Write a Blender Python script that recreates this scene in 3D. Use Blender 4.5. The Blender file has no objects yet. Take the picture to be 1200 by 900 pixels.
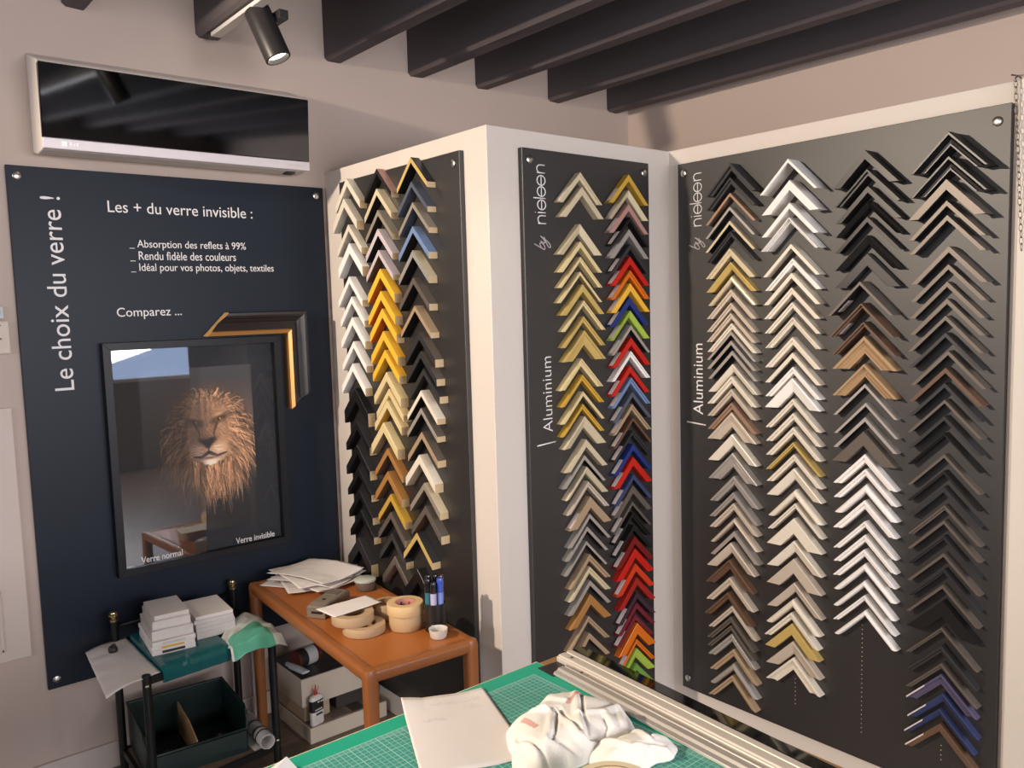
import bpy, bmesh, math, random
import numpy as np
from mathutils import Vector, Matrix, noise
C = bpy.context.scene.collection
SC = bpy.context.scene
PI = math.pi
random.seed(4)

# ------------------------------------------------------------------ camera
YAW, PITCH, ROLL, FPX = 0.8782, -0.0926, -0.0284, 979.137
CAM = Vector((3.0497, -2.4449, 1.5543))
_d = Vector((-math.sin(YAW) * math.cos(PITCH), math.cos(YAW) * math.cos(PITCH), math.sin(PITCH)))
_r = Vector((math.cos(YAW), math.sin(YAW), 0)); _u = _r.cross(_d)
_r2 = _r * math.cos(ROLL) + _u * math.sin(ROLL); _u2 = -_r * math.sin(ROLL) + _u * math.cos(ROLL)
cd = bpy.data.cameras.new('camera'); cam = bpy.data.objects.new('camera', cd); C.objects.link(cam)
m3 = Matrix((_r2, _u2, -_d)).transposed().to_4x4(); m3.translation = CAM
cam.matrix_world = m3
cd.sensor_width = 36.0; cd.lens = FPX / 1200 * 36.0; cd.clip_start = 0.05
SC.camera = cam

# ------------------------------------------------------------------ light
SC.view_settings.view_transform = 'Standard'; SC.view_settings.look = 'None'
SC.view_settings.gamma = 1.0; SC.view_settings.use_curve_mapping = False
SC.view_settings.exposure = 0.0
W = bpy.data.worlds.new('world'); SC.world = W; W.use_nodes = True
W.node_tree.nodes['Background'].inputs[0].default_value = (0.75, 0.82, 1.0, 1)
W.node_tree.nodes['Background'].inputs[1].default_value = 0.6

def light(name, kind, loc, aim, power, col, **kw):
    l = bpy.data.lights.new(name, kind); l.energy = power; l.color = col
    for k, v in kw.items(): setattr(l, k, v)
    o = bpy.data.objects.new(name, l); C.objects.link(o); o.location = loc
    o.rotation_euler = (Vector(aim) - Vector(loc)).to_track_quat('-Z', 'Y').to_euler()
    return o
WARM = (1.0, 0.83, 0.66); DAY = (1.0, 0.94, 0.93)
# daylight through the window in the right wall, plus unseen fill added behind the camera
light('window_daylight', 'AREA', (5.93, -1.4, 1.55), (0, -1.2, 0.9), 175, DAY, shape='RECTANGLE', size=3.2, size_y=1.3)
light('fill_behind_camera', 'AREA', (2.6, -5.9, 1.7), (1.2, 0, 0.9), 42, (1.0, 0.93, 0.9), shape='RECTANGLE', size=3.6, size_y=1.8)
# ceiling lamps: (lamp position, aim, power); spot heads are built round the first two only
LAMPS = [((0.455, -1.225, 2.36), (0.95, -0.70, 0.6), 8),
         ((1.45, -1.27, 2.36), (1.40, -0.5, 1.0), 8),
         ((0.70, -3.70, 2.42), (1.70, 0.0, 1.5), 390),
         ((2.20, -3.60, 2.42), (2.0, -1.3, 0.85), 40)]  # unseen lamp without a head, added behind the camera as room fill
for i, (p, a, w) in enumerate(LAMPS):
    light('track_or_fill_lamp', 'SPOT', p, a, w, WARM, spot_size=math.radians(74), spot_blend=0.55, shadow_soft_size=0.05)

# ------------------------------------------------------------------ helpers
def s2l(h):
    h = h.lstrip('#'); v = [int(h[i:i + 2], 16) / 255 for i in (0, 2, 4)]
    return tuple((c / 12.92 if c <= 0.04045 else ((c + 0.055) / 1.055) ** 2.4) for c in v) + (1,)
_M = {}
def mat(hexcol, rough=0.5, metal=0.0, var=0.06, scale=40.0, bump=0.0, spec=0.5, trans=0.0, coat=0.0, stretch=None):
    key = (hexcol, rough, metal, var, scale, bump, spec, trans, coat, stretch)
    if key in _M: return _M[key]
    m = bpy.data.materials.new('surface_' + hexcol.lstrip('#')); m.use_nodes = True
    nt = m.node_tree; b = nt.nodes['Principled BSDF']
    b.inputs['Roughness'].default_value = rough; b.inputs['Metallic'].default_value = metal
    b.inputs['Specular IOR Level'].default_value = spec
    b.inputs['Transmission Weight'].default_value = trans
    b.inputs['Coat Weight'].default_value = coat; b.inputs['Coat Roughness'].default_value = 0.33 if coat > .6 else 0.1
    tc = nt.nodes.new('ShaderNodeTexCoord'); nz = nt.nodes.new('ShaderNodeTexNoise')
    mp = nt.nodes.new('ShaderNodeMapping'); nt.links.new(tc.outputs['Object'], mp.inputs[0])
    if stretch: mp.inputs['Scale'].default_value = stretch
    nt.links.new(mp.outputs[0], nz.inputs['Vector'])
    nz.inputs['Scale'].default_value = scale; nz.inputs['Detail'].default_value = 4
    mx = nt.nodes.new('ShaderNodeMix'); mx.data_type = 'RGBA'
    c = s2l(hexcol)
    mx.inputs[6].default_value = tuple(x * (1 - var) for x in c[:3]) + (1,)
    mx.inputs[7].default_value = tuple(min(1, x * (1 + var)) for x in c[:3]) + (1,)
    nt.links.new(nz.outputs[0], mx.inputs[0]); nt.links.new(mx.outputs[2], b.inputs['Base Color'])
    if bump:
        bp = nt.nodes.new('ShaderNodeBump'); bp.inputs['Strength'].default_value = bump; bp.inputs['Distance'].default_value = 0.003
        nt.links.new(nz.outputs[0], bp.inputs['Height']); nt.links.new(bp.outputs[0], b.inputs['Normal'])
    _M[key] = m
    return m
def glow(hexcol, strength, name='lit'):
    m = bpy.data.materials.new(name); m.use_nodes = True; nt = m.node_tree
    e = nt.nodes.new('ShaderNodeEmission'); e.inputs[0].default_value = s2l(hexcol); e.inputs[1].default_value = strength
    nt.links.new(e.outputs[0], nt.nodes['Material Output'].inputs[0]); return m

class G:
    """collects faces; build() links them as ONE mesh object"""
    def __init__(s): s.v = []; s.f = []; s.m = []
    def add(s, vs, fs, mi=0, M=None):
        n = len(s.v)
        s.v += [tuple(M @ Vector(p)) if M else tuple(p) for p in vs]
        for i, f in enumerate(fs):
            s.f.append(tuple(n + k for k in f)); s.m.append(mi[i] if isinstance(mi, (list, tuple)) else mi)
        return s
    def box(s, x0, x1, y0, y1, z0, z1, mi=0, M=None):
        vs = [(x0, y0, z0), (x1, y0, z0), (x1, y1, z0), (x0, y1, z0), (x0, y0, z1), (x1, y0, z1), (x1, y1, z1), (x0, y1, z1)]
        return s.add(vs, [(3, 2, 1, 0), (4, 5, 6, 7), (0, 1, 5, 4), (1, 2, 6, 5), (2, 3, 7, 6), (3, 0, 4, 7)], mi, M)
    def loft(s, rings, mi=0, M=None, cap=True, close=True):
        k = len(rings[0]); vs = [p for r in rings for p in r]; fs = []
        for a in range(len(rings) - 1):
            for i in range(k if close else k - 1):
                j = (i + 1) % k; fs.append((a * k + i, a * k + j, (a + 1) * k + j, (a + 1) * k + i))
        if cap: fs.append(tuple(range(k - 1, -1, -1))); fs.append(tuple((len(rings) - 1) * k + i for i in range(k)))
        return s.add(vs, fs, mi, M)
    def lathe(s, prof, n=32, mi=0, M=None, cap=True):
        return s.loft([[(r * math.cos(2 * PI * i / n), r * math.sin(2 * PI * i / n), z) for i in range(n)] for r, z in prof], mi, M, cap)
    def tube(s, pts, r, n=10, mi=0, M=None, closed=False):
        P = [Vector(p) for p in pts]; rings = []; up = Vector((0.13, 0.21, 0.97)); k = len(P)
        for i, p in enumerate(P):
            t = (P[(i + 1) % k] - P[i - 1]) if closed else (P[min(i + 1, k - 1)] - P[max(i - 1, 0)])
            t.normalize(); a = t.cross(up)
            if a.length < 1e-3: a = t.cross(Vector((1, 0, 0)))
            a.normalize(); b = t.cross(a); rr = r[i] if isinstance(r, (list, tuple)) else r
            rings.append([p + a * rr * math.cos(2 * PI * j / n) + b * rr * math.sin(2 * PI * j / n) for j in range(n)])
        if closed: rings.append(rings[0])
        return s.loft(rings, mi, M, cap=not closed)
    def prism(s, poly, z0, z1, mi=0, M=None):
        return s.loft([[(x, y, z0) for x, y in poly], [(x, y, z1) for x, y in poly]], mi, M)
    def build(s, name, mats, parent=None, smooth=False, bevel=0.0, seg=2):
        me = bpy.data.meshes.new(name); me.from_pydata(s.v, [], s.f)
        for m in (mats if isinstance(mats, (list, tuple)) else [mats]): me.materials.append(m)
        me.polygons.foreach_set('material_index', s.m); me.update()
        bm = bmesh.new(); bm.from_mesh(me); bmesh.ops.recalc_face_normals(bm, faces=bm.faces); bm.to_mesh(me); bm.free()
        if smooth: me.polygons.foreach_set('use_smooth', [True] * len(me.polygons))
        o = bpy.data.objects.new(name, me); C.objects.link(o)
        if parent: o.parent = parent
        if bevel:
            b = o.modifiers.new('bevel', 'BEVEL'); b.width = bevel; b.segments = seg; b.limit_method = 'ANGLE'; b.angle_limit = math.radians(40)
        if smooth == 'angle':
            me.polygons.foreach_set('use_smooth', [True] * len(me.polygons))
            e = o.modifiers.new('split', 'EDGE_SPLIT'); e.split_angle = math.radians(38)
        return o
def tag(o, label, cat, group=None):
    o['label'] = label; o['category'] = cat
    if group: o['group'] = group
    return o
def thing(name, label, cat, loc=(0, 0, 0), rotz=0.0, group=None):
    o = bpy.data.objects.new(name, None); C.objects.link(o); o.empty_display_size = 0.05
    o.location = loc; o.rotation_euler = (0, 0, rotz)
    return tag(o, label, cat, group)
def struct(o): o['kind'] = 'structure'; return o
def RX(a): return Matrix.Rotation(a, 4, 'X')
def RY(a): return Matrix.Rotation(a, 4, 'Y')
def RZ(a): return Matrix.Rotation(a, 4, 'Z')
def T(*p): return Matrix.Translation(Vector(p))
def face_x(y, z, x=0.0):
    """frame on a wall facing +x: local x runs right (+y), local y up, local z out of the wall"""
    return Matrix(((0, 0, 1, x), (1, 0, 0, y), (0, 1, 0, z), (0, 0, 0, 1)))
def face_y(x, z, y=0.0):
    """frame on a wall facing -y: local x runs right (+x), local y up, local z out of the wall"""
    return Matrix(((1, 0, 0, x), (0, 0, -1, y), (0, 1, 0, z), (0, 0, 0, 1)))
def text(name, body, M, length, height, m, parent, shear=0.0, weight=0.0, rot90=False):
    """flat lettering fitted to length x height (metres) at frame M, reading along local x (or up when rot90)"""
    cu = bpy.data.curves.new(name, 'FONT'); cu.body = body; cu.size = 1; cu.shear = shear; cu.offset = weight; cu.extrude = 0.004; cu.resolution_u = 4
    o = bpy.data.objects.new('tmp', cu); C.objects.link(o)
    me = bpy.data.meshes.new_from_object(o.evaluated_get(bpy.context.evaluated_depsgraph_get()))
    bpy.data.objects.remove(o); bpy.data.curves.remove(cu)
    xs = [v.co.x for v in me.vertices]; ys = [v.co.y for v in me.vertices]
    sx = length / (max(xs) - min(xs)); sy = height / (max(ys) - min(ys))
    S = Matrix.Diagonal((sx, sy, 0.15, 1)) @ T(-min(xs), -min(ys), 0)
    me.transform(M @ (RZ(PI / 2) if rot90 else Matrix()) @ S)
    me.name = name; me.materials.clear(); me.materials.append(m)
    q = bpy.data.objects.new(name, me); C.objects.link(q); q.parent = parent
    return q
def strokes(name, paths, M, r, m, parent, closed=()):
    """rounded line lettering: flat ribbons as thin tubes squashed on the board"""
    g = G()
    for i, p in enumerate(paths):
        g.tube([(x, y, 0) for x, y in p], r, 6, 0, M @ Matrix.Diagonal((1, 1, 0.4, 1)), closed=i in closed)
    return g.build(name, m, parent, smooth=True)

WHITE = mat('#d4cbc2', 0.55, var=0.02); WALL = mat('#c2b1a6', 0.85, var=0.02, scale=6); BLACKM = mat('#1b1a1b', 0.45)
STEEL = mat('#c9c5bd', 0.28, 1.0); PAPER = mat('#e2dcd7', 0.8, var=0.02); TXT = mat('#e9e6e6', 0.6, var=0.01)

# ------------------------------------------------------------------ room shell
g = G(); g.box(-0.2, 6.2, -6.2, 1.2, -0.05, 0)
fm = bpy.data.materials.new('floor_planks'); fm.use_nodes = True; nt = fm.node_tree; b = nt.nodes['Principled BSDF']
tc = nt.nodes.new('ShaderNodeTexCoord'); mp = nt.nodes.new('ShaderNodeMapping'); mp.inputs['Rotation'].default_value = (0, 0, PI / 2)
br = nt.nodes.new('ShaderNodeTexBrick'); br.inputs['Scale'].default_value = 1.0; br.inputs['Brick Width'].default_value = 1.2; br.inputs['Row Height'].default_value = 0.15
br.inputs['Mortar Size'].default_value = 0.002; br.inputs['Color1'].default_value = s2l('#8d7a6b'); br.inputs['Color2'].default_value = s2l('#77665a'); br.inputs['Mortar'].default_value = s2l('#3a302a')
nz = nt.nodes.new('ShaderNodeTexNoise'); nz.inputs['Scale'].default_value = 6; mp2 = nt.nodes.new('ShaderNodeMapping'); mp2.inputs['Scale'].default_value = (12, 1, 1)
mx = nt.nodes.new('ShaderNodeMix'); mx.data_type = 'RGBA'; mx.blend_type = 'MULTIPLY'; mx.inputs[0].default_value = 0.6
nt.links.new(tc.outputs['Object'], mp.inputs[0]); nt.links.new(mp.outputs[0], br.inputs[0]); nt.links.new(tc.outputs['Object'], mp2.inputs[0]); nt.links.new(mp2.outputs[0], nz.inputs['Vector'])
nt.links.new(br.outputs[0], mx.inputs[6]); nt.links.new(nz.outputs[0], mx.inputs[7]); nt.links.new(mx.outputs[2], b.inputs['Base Color']); b.inputs['Roughness'].default_value = 0.35
struct(g.build('floor', fm))
struct(G().box(-0.2, 6.2, -6.2, 1.2, 2.78, 2.83).build('ceiling', mat('#3f3a3a', 0.9)))  # dark grey puts the shade of an unlit pale ceiling into the colour
struct(G().box(-0.15, 0, -6.2, 1.1, 0, 2.78).build('wall_left', WALL))
struct(G().box(0, 6.2, 0.93, 1.1, 0, 2.78).build('wall_back', WALL))
# right wall with the window, front wall with an opening for the added fill window (both behind or beside the camera)
def wall_hole(g, x0, x1, y0, y1, axis, a0, a1, z0, z1, H=2.78):
    if axis == 'y':
        g.box(x0, x1, y0, a0, 0, H); g.box(x0, x1, a1, y1, 0, H); g.box(x0, x1, a0, a1, 0, z0); g.box(x0, x1, a0, a1, z1, H)
    else:
        g.box(x0, a0, y0, y1, 0, H); g.box(a1, x1, y0, y1, 0, H); g.box(a0, a1, y0, y1, 0, z0); g.box(a0, a1, y0, y1, z1, H)
g = G(); wall_hole(g, 6.0, 6.15, -6.0, 0.93, 'y', -3.1, 0.6, 0.9, 2.2); struct(g.build('wall_right', mat('#857a72', 0.85, var=0.02, scale=6)))
g = G(); wall_hole(g, 0, 6.0, -6.15, -6.0, 'x', 0.7, 4.5, 0.7, 2.6); struct(g.build('wall_front', mat('#857a72', 0.85, var=0.02, scale=6)))
w = struct(G().box(6.02, 6.05, -3.1, 0.6, 0.9, 2.2).build('window_1', glow('#bcd3ff', 2.2, 'glowing_pane')))
g = G()
for y in (-3.1, -2.2, -1.25, -0.3, 0.565): g.box(5.98, 6.04, y, y + 0.035, 0.9, 2.2)
for z in (0.9, 1.55, 2.165): g.box(5.982, 6.038, -3.1, 0.6, z, z + 0.035)
struct(g.build('window_frame', WHITE, w))
w = struct(G().box(0.7, 4.5, -6.08, -6.05, 0.7, 2.6).build('added_fill_window', glow('#e8ecff', 1.6, 'glowing_pane')))  # unseen glowing pane added behind the camera to fill the room
g = G()
for x in (0.7, 1.95, 3.2, 4.46): g.box(x, x + 0.04, -6.06, -5.98, 0.7, 2.6)
struct(g.build('window_frame', WHITE, w))  # bars of the added fill pane
# the white panelled box in the corner: two boxes of boarding, full depth, 2.1 m high
A_, B_, ZT = 1.0351, 0.8465, 2.1007
g = G(); g.loft([[(0, -B_, z), (A_, -B_, z), (A_, 0, z), (2.2, 0, z), (2.2, 0.09, z), (A_ - 0.09, 0.09, z), (A_ - 0.09, -B_ + 0.09, z), (0, -B_ + 0.09, z)] for z in (0, ZT)])
struct(g.build('wall_panelled', WHITE, bevel=0.002))
struct(G().box(2.2, 2.6, -0.018, 0.11, 0, ZT).build('trim_1', mat('#d8d0c4', 0.5, var=0.02), bevel=0.004))
struct(G().box(0.0005, 0.014, -6.0, -B_, 0, 0.09).build('baseboard_left', mat('#cbbfb6', 0.6, var=0.02), bevel=0.003))
# wall frame at the far left and the little wall controls
g = G()
g.box(0.0005, 0.011, -2.5, -1.985, 0.465, 1.28)
g.box(0.0105, 0.016, -2.5, -2.06, 0.5, 0.512); g.box(0.0105, 0.016, -2.07, -2.058, 0.5, 0.7); g.box(0.0105, 0.016, -2.5, -2.058, 0.69, 0.7)
struct(g.build('trim_3', mat('#d2c4ba', 0.7, var=0.02), bevel=0.003))
t = thing('thermostat', 'small beige wall thermostat at the left edge beside the dark blue board', 'thermostat', (0.0, -2.01, 1.45))
G().box(0.0005, 0.022, -0.04, 0.036, 0, 0.105).build('case', mat('#cdbfb0', 0.5), t, bevel=0.004)
G().box(0.0222, 0.026, -0.03, 0.012, 0.045, 0.051).build('slider', mat('#5b524c', 0.5), t); G().box(0.0222, 0.026, -0.03, 0.012, 0.088, 0.092).build('slot', mat('#5b524c', 0.5), t)
t = thing('wall_switch', 'small pale grey wall switch right above the beige thermostat', 'switch', (0.0, -2.01, 1.56))
G().box(0.0005, 0.012, -0.04, 0.026, 0, 0.04).build('plate', mat('#b9bdbd', 0.4), t, bevel=0.003); G().box(0.0122, 0.018, -0.03, 0.015, 0.008, 0.032).build('rocker', mat('#c9cccb', 0.4), t, bevel=0.002)

# ------------------------------------------------------------------ ceiling beams
BEAM = mat('#544d4f', 0.75, var=0.12, scale=9, bump=0.15, stretch=(1, 8, 8))
BY = [(-1.325, 0.075), (-0.824, 0.08), (-0.437, 0.085), (-0.079, 0.08), (0.361, 0.08), (0.769, 0.08), (-1.75, 0.075)]
BN = ['black ceiling beam carrying the white track of the spotlight', 'second black ceiling beam, just right of the spotlight', 'third black ceiling beam from the spotlight', 'fourth black ceiling beam from the spotlight', 'fifth black ceiling beam, next to the last one by the back wall', 'last black ceiling beam, against the back wall', 'black ceiling beam end at the top left corner above the air conditioner']
for i, (y, wd) in enumerate(BY):
    z0 = 2.555 if i == 6 else 2.534
    g = G(); n = 14; rings = []
    for k in range(n + 1):
        x = 0.002 + 5.99 * k / n; j = lambda a: 0.004 * noise.noise(Vector((x * 1.7, i * 3.1, a)))
        c = 0.012
        rings.append([(x, y + j(1), z0 + 0.24), (x, y + j(2), z0 + c), (x, y + c + j(2), z0 + j(5)), (x, y + wd - c + j(3), z0 + j(6)), (x, y + wd + j(3), z0 + c), (x, y + wd + j(4), z0 + 0.24)])
    g.loft(rings)
    o = g.build('ceiling_beam', BEAM); tag(o, BN[i], 'beam', 'black ceiling beams')

# ------------------------------------------------------------------ track spots
def spot_head(loc, aim, top, label, group):
    t = thing('track_spotlight', label, 'spotlight', loc, 0, group)
    ax = (Vector(aim) - Vector(loc)).normalized(); Q = ax.to_track_quat('Z', 'Y').to_matrix().to_4x4()
    g = G(); g.lathe([(0.028, -0.148), (0.040, -0.146), (0.042, -0.142), (0.042, 0.02), (0.040, 0.022), (0.036, 0.022), (0.034, 0.0)], 40, 0, Q, cap=False)
    g.lathe([(0.0001, -0.148), (0.028, -0.148)], 40, 0, Q, cap=False)
    g.build('housing', mat('#2b2829', 0.4), t, smooth='angle')
    g = G(); g.lathe([(0.0001, 0.006), (0.036, 0.006)], 40, 0, Q, cap=False); g.build('lens', glow('#fff1dc', 6.0, 'lamp_lens'), t)
    a = Q @ Vector((0, 0, -0.09)); b = Vector((a.x, a.y + 0.045, top - loc[2] - 0.03))
    G().tube([a, a + Vector((0, 0.04, 0.02)), b], 0.011, 10).build('arm', mat('#2b2829', 0.4), t, smooth=True)
    G().box(b.x - 0.055, b.x + 0.055, b.y - 0.016, b.y + 0.016, b.z, b.z + 0.0298).build('track_adapter', mat('#2b2829', 0.4), t, bevel=0.003)
    return t
t = thing('lighting_track', 'white lighting track fixed under the first black beam', 'light track', (0.06, -1.287, 2.5325))
G().box(0.0, 3.2, -0.017, 0.017, -0.014, 0).build('rail', mat('#d9d4d0', 0.4), t, bevel=0.002)
G().box(0.0, 0.03, -0.018, 0.018, -0.016, 0.001).build('end_cap', mat('#2b2829', 0.4), t)
HL = ['black cylinder spotlight hanging from the white track under the first beam', 'black spotlight on the white track above the wooden frame corners']
for i, (p, a, wv) in enumerate(LAMPS[:2]):
    # lens sits just behind the lamp point
    ax = (Vector(a) - Vector(p)).normalized(); q = Vector(p) - ax * 0.03
    spot_head(tuple(q), a, 2.5185, HL[i], 'black ceiling spotlights')

# ------------------------------------------------------------------ air conditioner
t = thing('air_conditioner', 'white wall air conditioner with black mirror front above the dark blue board', 'air conditioner', (0.0, -1.43, 2.07))
g = G(); prof = [(0.0005, 0.012), (0.06, 0.0), (0.13, 0.004), (0.146, 0.012), (0.146, 0.262), (0.128, 0.275), (0.0005, 0.322)]
g.loft([[(x, y, z) for x, z in prof] for y in (-0.435, 0.44)]); g.build('casing', mat('#ddd6d0', 0.4, var=0.01), t, bevel=0.004)
g = G().loft([[(0.1462, y, 0.036), (0.157, y, 0.036), (0.172, y, 0.258), (0.1462, y, 0.258)] for y in (-0.437, 0.442)]); g.build('mirror_panel', mat('#5c5e60', 0.05, 1.0, var=0.0), t, bevel=0.003)
G().box(0.1462, 0.160, -0.437, 0.442, 0.004, 0.036).build('bottom_trim', mat('#e2dce2', 0.25, 0.2, var=0.01), t, bevel=0.003)
g = G().box(0.1602, 0.161, -0.385, -0.37, 0.013, 0.028)
for k, hh in enumerate((0.010, 0.007, 0.010)): g.box(0.1602, 0.161, -0.362 + k * 0.009, -0.357 + k * 0.009, 0.016, 0.016 + hh)
g.build('logo', mat('#f8f8f8', 0.2), t)
G().box(0.1602, 0.1607, 0.34, 0.41, 0.016, 0.024).build('marking', mat('#c9c3c6', 0.3), t)
G().box(0.08, 0.12, 0.37, 0.40, -0.004, 0.004).build('sensor', mat('#2a2422', 0.4), t)

# ------------------------------------------------------------------ dark blue board "Le choix du verre !"
PY1, PY2, PZ1, PZ2 = -1.9481, -0.8663, 0.338, 2.038
t = thing('display_board', 'dark blue display board about invisible glass on the left wall', 'display board', (0, -1.407, PZ1))
t = G().box(0.0005, 0.017, PY1 + 1.407, PY2 + 1.407, 0, PZ2 - PZ1).build('panel', mat('#1a222e', 0.42, var=0.03, scale=5, spec=0.2), t, bevel=0.001)
def standoff(M, parent, r=0.0125):
    g = G(); g.lathe([(0.0001, 0.006), (r * 0.75, 0.006), (r, 0.004), (r, 0), (0.0001, 0)], 24, 0, M); return g.build('standoff', STEEL, parent, smooth='angle')
for y, z in ((-1.92, 2.006), (-0.9, 2.006), (-1.921, 0.369), (-0.9, 0.369)): standoff(face_x(y + 1.407, z - PZ1, 0.0172), t)
def ptext(body, y, z, L, H, **k): return text('lettering', body, face_x(y + 1.407, z - PZ1, 0.0172), L, H, TXT, t, **k)
ptext('Le choix du verre !', -1.802, 1.322, 0.625, 0.058, rot90=True)
ptext('Les + du verre invisible :', -1.660, 1.906, 0.50, 0.038)
ptext('_ Absorption des reflets à 99%', -1.600, 1.783, 0.408, 0.034)
ptext('_ Rendu fidèle des couleurs', -1.600, 1.744, 0.368, 0.034)
ptext('_ Idéal pour vos photos, objets, textiles', -1.600, 1.703, 0.512, 0.034)
ptext('Comparez ...', -1.655, 1.547, 0.215, 0.040)

# ------------------------------------------------------------------ framed lion photograph with two kinds of glass
FY, FZ = -1.405, 1.07
t = thing('picture_frame', 'black framed lion photograph hung on the dark blue board', 'picture', (0.0172, FY, 0.67))
FH, FWd, FB = 0.80, 0.625, 0.026
g = G()
o1 = [(-FWd / 2, 0), (FWd / 2, 0), (FWd / 2, FH), (-FWd / 2, FH)]; i1 = [(-FWd / 2 + FB, FB), (FWd / 2 - FB, FB), (FWd / 2 - FB, FH - FB), (-FWd / 2 + FB, FH - FB)]
for k in range(4):
    a, b_ = o1[k], o1[(k + 1) % 4]; c, d = i1[(k + 1) % 4], i1[k]
    g.loft([[(0.0002, a[0], a[1]), (0.038, a[0], a[1]), (0.038, d[0], d[1]), (0.0002, d[0], d[1])], [(0.0002, b_[0], b_[1]), (0.038, b_[0], b_[1]), (0.038, c[0], c[1]), (0.0002, c[0], c[1])]])
g.build('frame', mat('#121419', 0.4, spec=0.3), t, bevel=0.0008)
G().box(0.0003, 0.006, -FWd / 2 + FB, FWd / 2 - FB, FB, FH - FB).build('mount', mat('#22252b', 0.7, var=0.02), t)
# the print: a mesh of small faces, each corner with the colour of the photograph there
def lion(Wp=270, Hp=405):
    rng = np.random.default_rng(7)
    yy, xx = np.mgrid[0:Hp, 0:Wp]; U = xx / (Wp - 1); V = yy / (Hp - 1)
    img = np.zeros((Hp, Wp, 3)); bg = np.array([38, 36, 39.]); img[:] = bg
    img += (np.exp(-((U - 0.98) / 0.18) ** 2 - ((V - 0.33) / 0.16) ** 2) * 55)[..., None] * np.array([1, .82, .68])
    img += (np.clip(1 - V / 0.35, 0, 1) * (1 - U * .6) * 34)[..., None] * np.array([.85, .95, 1.1])
    img *= np.clip(1.15 - V * .45, 0, 1.1)[..., None]
    def dab(u, v, ru, rv, col, a=1.0, ang=0.0, p=2.0):
        ca, sa = math.cos(ang), math.sin(ang); du = (U - u); dv = (V - v) * 1.5
        x = (du * ca + dv * sa) / ru; y = (-du * sa + dv * ca) / (rv * 1.5)
        m = a * np.exp(-(np.abs(x) ** p + np.abs(y) ** p))[..., None]
        img[:] = img * (1 - m) + np.array(col, float) * m
    def stroke(pts, w, col, a=0.8):
        pts = np.array(pts, float)
        for k in range(len(pts) - 1):
            n = max(2, int(np.hypot(*((pts[k + 1] - pts[k]) * [Wp, Hp])) / 1.2))
            for f in np.linspace(0, 1, n, endpoint=False):
                u, v = pts[k] + (pts[k + 1] - pts[k]) * f; ww = w * (1 - 0.65 * (k + f) / (len(pts) - 1))
                x, y = u * (Wp - 1), v * (Hp - 1); x0, x1 = int(max(0, x - 4)), int(min(Wp, x + 5)); y0, y1 = int(max(0, y - 4)), int(min(Hp, y + 5))
                if x0 >= x1 or y0 >= y1: continue
                q = np.exp(-(((xx[y0:y1, x0:x1] - x) ** 2 + (yy[y0:y1, x0:x1] - y) ** 2) / (2 * ww * ww)))[..., None] * a
                img[y0:y1, x0:x1] = img[y0:y1, x0:x1] * (1 - q) + np.array(col, float) * q
    cx, cy = 0.585, 0.40
    dab(0.60, 0.42, 0.36, 0.28, (96, 70, 52), 0.95, p=3); dab(0.52, 0.22, 0.27, 0.11, (100, 76, 58), 0.8)
    for i in range(2300):                                   # the mane: locks that leave the face and fall
        th = rng.uniform(-PI, PI); r0 = rng.uniform(0.17, 0.30); fall = rng.uniform(0.02, 0.10)
        u0 = cx + math.cos(th) * r0 * 0.98; v0 = cy + math.sin(th) * r0 * 0.80
        dx, dy = math.cos(th), math.sin(th)
        L = rng.uniform(0.07, 0.20) * (1.0 if dy < 0.2 else 1.25); bend = rng.normal(0, 0.02)
        p = [(u0, v0), (u0 + dx * L * .45 + bend, v0 + dy * L * .3 + fall * .35), (u0 + dx * L * .75 + bend, v0 + dy * L * .5 + fall), (u0 + dx * L * .9, v0 + dy * L * .62 + fall * 1.9)]
        sh = rng.choice([0.32, 0.6, 0.9, 1.12, 1.35], p=[.26, .24, .22, .18, .1]) * (1.0 if dx > -0.2 else 0.8)
        stroke(p, rng.uniform(0.6, 1.35), np.array([182, 142, 108.]) * sh, rng.uniform(.35, .8))
    dab(0.575, 0.43, 0.20, 0.21, (150, 116, 90), 0.95, p=4)             # face
    dab(0.56, 0.26, 0.13, 0.07, (160, 124, 94), 0.8); dab(0.71, 0.44, 0.07, 0.13, (176, 138, 104), 0.8); dab(0.44, 0.44, 0.06, 0.14, (104, 80, 64), 0.8)
    dab(0.555, 0.27, 0.02, 0.07, (84, 62, 50), 0.7); dab(0.60, 0.28, 0.012, 0.06, (92, 68, 54), 0.5); dab(0.50, 0.28, 0.012, 0.06, (80, 60, 50), 0.5)
    dab(0.55, 0.39, 0.075, 0.11, (134, 102, 78), 0.8, p=3); dab(0.555, 0.42, 0.06, 0.05, (98, 70, 56), 0.75)
    for i in range(1500):                                    # short fur over the face
        th = rng.uniform(-PI, PI); r = rng.uniform(0, .17); u = .575 + math.cos(th) * r; v = .36 + math.sin(th) * r * .8
        stroke([(u, v), (u + (u - .56) * .12, v + .014)], .6, np.array([180, 142, 108.]) * rng.choice([.35, .6, 1.0, 1.25]), .22)
    for u, v, a, l in ((0.675, 0.325, -0.35, 1.0), (0.455, 0.335, 0.35, 0.75)):   # eyes
        dab(u, v - .004, 0.072, 0.026, (38, 26, 22), 1.0, a); dab(u, v - 0.034, 0.055, 0.012, (196 * l, 160 * l, 124 * l), 0.8, a)
        dab(u, v, 0.032, 0.014, (190 * l, 138 * l, 66 * l), 0.95, 0); dab(u - .004, v - .002, 0.014, 0.012, (14, 10, 10), 1, 0); dab(u + .006, v - .006, 0.005, 0.004, (235, 225, 210), .9 * l)
        dab(u, v + 0.03, 0.04, 0.012, (186 * l, 150 * l, 116 * l), 0.6, a)
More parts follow.
